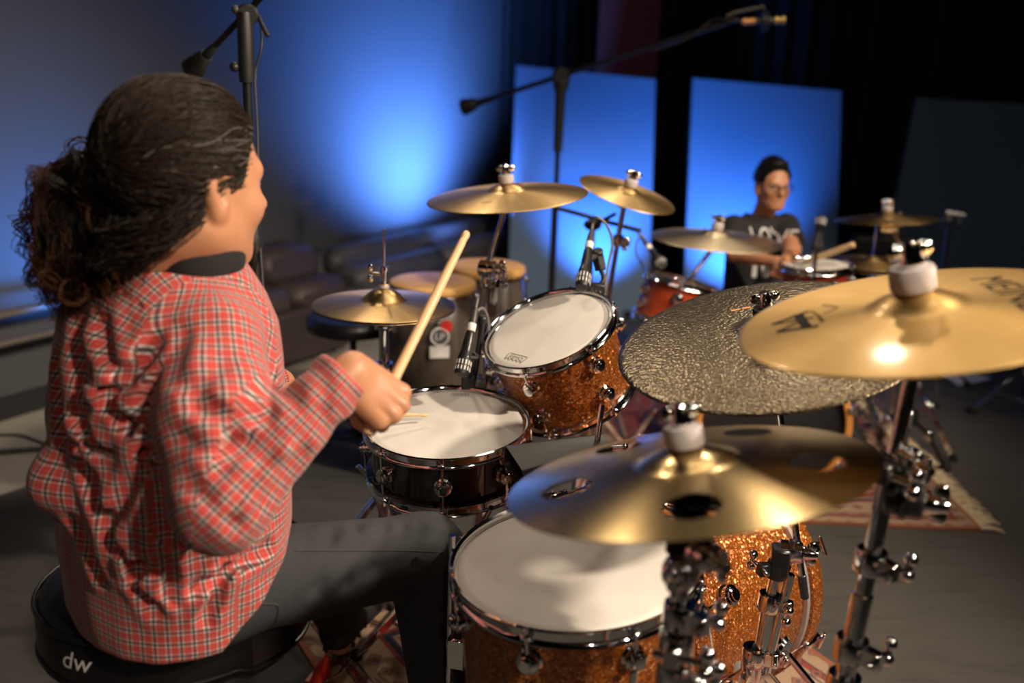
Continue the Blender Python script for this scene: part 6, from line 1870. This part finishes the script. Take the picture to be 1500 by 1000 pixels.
def bfist(elb, wr, flip):
    x = wr - elb; x /= np.linalg.norm(x); z = np.array([-.2, -.6, .75]); z -= x * (z @ x); z /= np.linalg.norm(z); y = np.cross(z, x) * (1 if not flip else 1)
    M = np.eye(4); M[:3, 0] = x; M[:3, 1] = y; M[:3, 2] = z; M[:3, 3] = wr; return M
RM_, LM_ = bfist(bER, bWR, False), bfist(bEL, bWL, True)
hsz = .80
def barms(P):
    d = sd_cone(P, bSR, bER, .040, .032); d = smin(d, sd_cone(P, bER, bWR, .034, .021), .015)
    e = sd_cone(P, bSL, bEL, .040, .032); e = smin(e, sd_cone(P, bEL, bWL, .034, .021), .015)
    d = smin(d, fist_sdf(local(P, RM_) / hsz) * hsz, .012)
    ql = local(P, LM_) * np.array([1, -1, 1], np.float32)
    e = smin(e, fist_sdf(ql / hsz) * hsz, .012)
    return np.minimum(d, e)
lo = np.minimum.reduce([bSR, bSL, bER, bEL, bWR, bWL]) - .12; hi = np.maximum.reduce([bSR, bSL, bER, bEL, bWR, bWL]) + .12
barm = surface(barms, lo, hi, .0035)
zt = [.40, .50, .58, .66, .74, ZS - .10, ZS - .04, ZS, ZS + .03, ZS + .06]
bA = [.135, .135, .130, .128, .130, .135, .132, .095, .062, .05]; bB = [.11, .11, .105, .10, .10, .098, .09, .07, .055, .05]
def btorso(q, g=0.0):
    z = q[:, 2]; a = np.interp(z, zt, bA) + g; b = np.interp(z, zt, bB) + g
    k = ((np.abs(q[:, 0]) / a) ** 2.3 + (np.abs(q[:, 1]) / b) ** 2.3) ** (1 / 2.3)
    return smax(smax((k - 1) * np.minimum(a, b) * .9, z - (ZS + .035) - g * .5, .015), .44 - z, .02)
def sleeve(P, s_, e_, f=.56):
    m = s_ * (1 - f) + e_ * f; ax_ = (m - s_) / np.linalg.norm(m - s_)
    return smax(sd_cone(P, s_, m, .056, .060), ((P - m.astype(np.float32)) @ ax_.astype(np.float32)), .006)
def tee(P):
    q = local(P, YM); d = btorso(q)
    d = smin(d, np.minimum(sleeve(P, bSR, bER, .62), sleeve(P, bSL, bEL, .70)), .03)
    d = d + .0035 * wav(P, 40, 1, 6) + .003 * np.sin(q[:, 2] * 70 + 4 * np.sin(q[:, 0] * 20)) * np.clip((.72 - q[:, 2]) * 6, 0, 1)
    d = smax(d, -sd_cone(P, bN + [0, 0, .045], bN + bh * .03 + [0, 0, .12], .056, .075), .008)
    return smax(d, .50 - q[:, 2], .01)
lo2 = np.minimum(lo, Y(0, 0, .46) - [.22, .22, 0]); hi2 = np.maximum(hi, Y(0, 0, ZS + .1) + [.22, .22, 0])
put_fast('t_shirt', surface(tee, lo2, hi2, .0055), plain('black_cotton', (.020, .019, .020), .85, 0, .2, 50), boy)
kR, kL = Y(.17, .34, .44), Y(-.19, .32, .44); aR_, aL_ = Y(.19, .42, .10), Y(-.21, .40, .10)
def btrunk(P):
    d = btorso(local(P, YM), -.02)
    for h_, k_, a_ in ((Y(.07, 0, .48), kR, aR_), (Y(-.07, 0, .48), kL, aL_)):
        d = smin(d, sd_cone(P, h_, k_, .05, .038), .02); d = smin(d, sd_cone(P, k_, a_, .036, .026), .01)
    return d
lo3 = np.minimum.reduce([lo2, kR - .1, kL - .1, aR_ - .1, aL_ - .1]); hi3 = np.maximum.reduce([hi2, kR + .1, kL + .1])
put_fast('body', join_parts([bhead, barm, surface(btrunk, lo3, hi3, .009)]), M_SKIN_BOY, boy)
def bjeans(P):
    d = sd_ell(local(P, YM), (0, -.01, .475), (.142, .12, .075))
    for h_, k_, a_ in ((Y(.07, 0, .475), kR, aR_), (Y(-.07, 0, .475), kL, aL_)):
        d = smin(d, sd_cone(P, h_, k_, .072, .056), .03); d = smin(d, smax(sd_cone(P, k_, a_, .054, .046), .075 - P[:, 2], .005), .02)
    return d + .0025 * wav(P, 45, 4, 5)
put_fast('jeans', surface(bjeans, lo3, hi3, .007), plain('grey_denim', (.035, .034, .036), .85, 0, .3, 30), boy)
for a_ in (aR_, aL_):
    heel = np.array([a_[0], a_[1], .042]) - bh * .03
    put_fast('shoe', surface(lambda P: shoe_sdf(P, heel, bh, .21, .8), heel - [.14, .26, .06], heel + [.26, .14, .14], .005), M_SHOE, boy)
eyes(boy, bH, BS)
def bhair(P):
    q = local(P, bHu) / BS
    d = sd_ell(q, (0, -.012, .045), (.084, .108, .098)); d = smin(d, sd_ell(q, (0, .045, .125), (.052, .045, .022)), .03)
    front = q[:, 1] - (.050 + .55 * np.clip(q[:, 2] - .055, 0, .08)); low = np.where(q[:, 1] > -.03, .020 - q[:, 2], -.055 - q[:, 2])
    return smax(smax(d, front, .01), low, .012) * BS + .0016 * wav(P, 260, 0, 5)
bc_ = surface(bhair, BC - .15, BC + .17, .0032); nb = 900; rt = []
while len(rt) < nb:
    u = RNG.normal(size=3); u /= np.linalg.norm(u); p = u * [.084, .108, .098] + [0, -.012, .045]
    if p[2] < .03 or p[1] > .050 + .55 * min(max(p[2] - .055, 0), .08): continue
    rt.append((p, u))
pp = np.array([r[0] for r in rt]); uu = np.array([r[1] for r in rt]); tq = np.linspace(0, 1, 6)
ln = .012 + .014 * np.clip((pp[:, 2] - .09) / .05, 0, 1); dv = uu * .6 + np.array([0, .25, .75]) * np.clip((pp[:, 2] - .05) / .06, 0, 1)[:, None] + np.array([0, -.8, -.5]) * np.clip((.06 - pp[:, 2]) / .06, 0, 1)[:, None] + RNG.normal(0, .15, (nb, 3))
dv /= np.linalg.norm(dv, axis=1)[:, None]
pl = pp[:, None] * .985 + dv[:, None] * (ln[:, None] * tq)[..., None]
pl = pl.reshape(-1, 3) @ bH[:3, :3].T + BC
put_hair('hair', [(bc_[0], bc_[1], np.tile([.010, .008, .007], (len(bc_[0]), 1))), strand_mesh(pl.reshape(nb, 6, 3), np.full((nb, 6), .0016) * np.linspace(1, .4, 6), np.array([.014, .010, .008]) * RNG.uniform(.6, 2, (nb, 1)))], boy)
# glasses: rims, bridge, temples, lenses
gl = MB(); lens = MB()
for sg in (-1, 1):
    G_ = bH @ T(sg * .033, .113, .006) @ RX(math.pi / 2)
    A_ = G_ @ np.diag([1.12, .82, 1, 1.0]); gl.torus(.0245, .0020, A_, 28, 6)
    lens.lathe([(0, .0006), (.0235, .0006), (.0235, -.0006), (0, -.0006)], 24, A_)
    gl.tube([(bH @ [sg * .060, .111, .012, 1])[:3], (bH @ [sg * .078, .090, .014, 1])[:3], (bH @ [sg * .084, .0, .016, 1])[:3], (bH @ [sg * .082, -.03, .004, 1])[:3]], .0016, 6)
gl.tube([(bH @ [-.007, .115, .010, 1])[:3], (bH @ [0, .119, .013, 1])[:3], (bH @ [.007, .115, .010, 1])[:3]], .0016, 6)
gs = obj('glasses', gl, M_BLACK_PLASTIC, boy, world=True)
lm = NT('clear_lens'); tr_ = lm.n('ShaderNodeBsdfTransparent'); gg = lm.n('ShaderNodeBsdfGlossy'); gg.inputs['Roughness'].default_value = .03; mx = lm.n('ShaderNodeMixShader'); mx.inputs[0].default_value = .10
lm.l(tr_.outputs[0], mx.inputs[1]); lm.l(gg.outputs[0], mx.inputs[2]); lm.l(mx.outputs[0], lm.t.nodes['Material Output'].inputs['Surface'])
obj('lens', lens, lm.m, gs, world=True)
def finer(V, F, L=.010):
    V = [np.array(v, float) for v in V]; T_ = [(f[0], f[i], f[i + 1]) for f in F for i in range(1, len(f) - 1)]; out = []; mid = {}
    while T_:
        a, b, c = T_.pop(); e = [(np.linalg.norm(V[a] - V[b]), a, b, c), (np.linalg.norm(V[b] - V[c]), b, c, a), (np.linalg.norm(V[c] - V[a]), c, a, b)]
        l, p, q, r = max(e)
        if l < L: out.append((a, b, c)); continue
        k = (min(p, q), max(p, q))
        if k not in mid: mid[k] = len(V); V.append((V[p] + V[q]) / 2)
        T_ += [(p, mid[k], r), (mid[k], q, r)]
    return np.array(V), out
# white lettering on the chest, laid on the cloth
def chest_print(V, F, name):
    o = np.array([Y(-v[0], .4, v[1]) for v in V]); d_ = np.repeat(-bh[None], len(V), 0)
    P = on_sdf(tee, o, d_) + bh * .004
    obj(name, MB().add(P, [tuple(reversed(f)) for f in F]), M_WHITE, boy, world=True, smooth=False)
tv, tf = text_geo('LOVE', .085); tv, tf = finer(tv, tf); tv = tv * [.80, 1.30] + [-.022, 0]; kz = ZS - .056
tv2 = np.vstack([tv * 1.0 + [0, kz]]); chest_print([(x, z) for x, z in tv2], tf, 'shirt_lettering')
bars = strokes([((x, kz - .085), (x + dx, kz - .155), .016) for x, dx in ((-.075, 0), (-.045, .012), (-.015, -.01), (.02, .0), (.05, .012), (.08, -.012))] + [((x, kz - .185), (x + dx, kz - .24), .018) for x, dx in ((-.05, .01), (-.015, -.012), (.02, .0), (.055, .01))])
chest_print(bars[0], bars[1], 'shirt_print')
# the boy's seat
t = thing('drum_stool', 'plain black round stool the boy sits on', 'stool', T(Q0[0], Q0[1], 0))
obj('seat', MB().lathe([(0, .33), (.15, .33), (.165, .345), (.165, .39), (.15, .412), (0, .418)], 36), M_LEATHER, t)
pole(t, 'post', Q0 + [0, 0, .1], Q0 + [0, 0, .335], .016); tripod(t, Q0, .24, .1, .2, 1.0, .018)
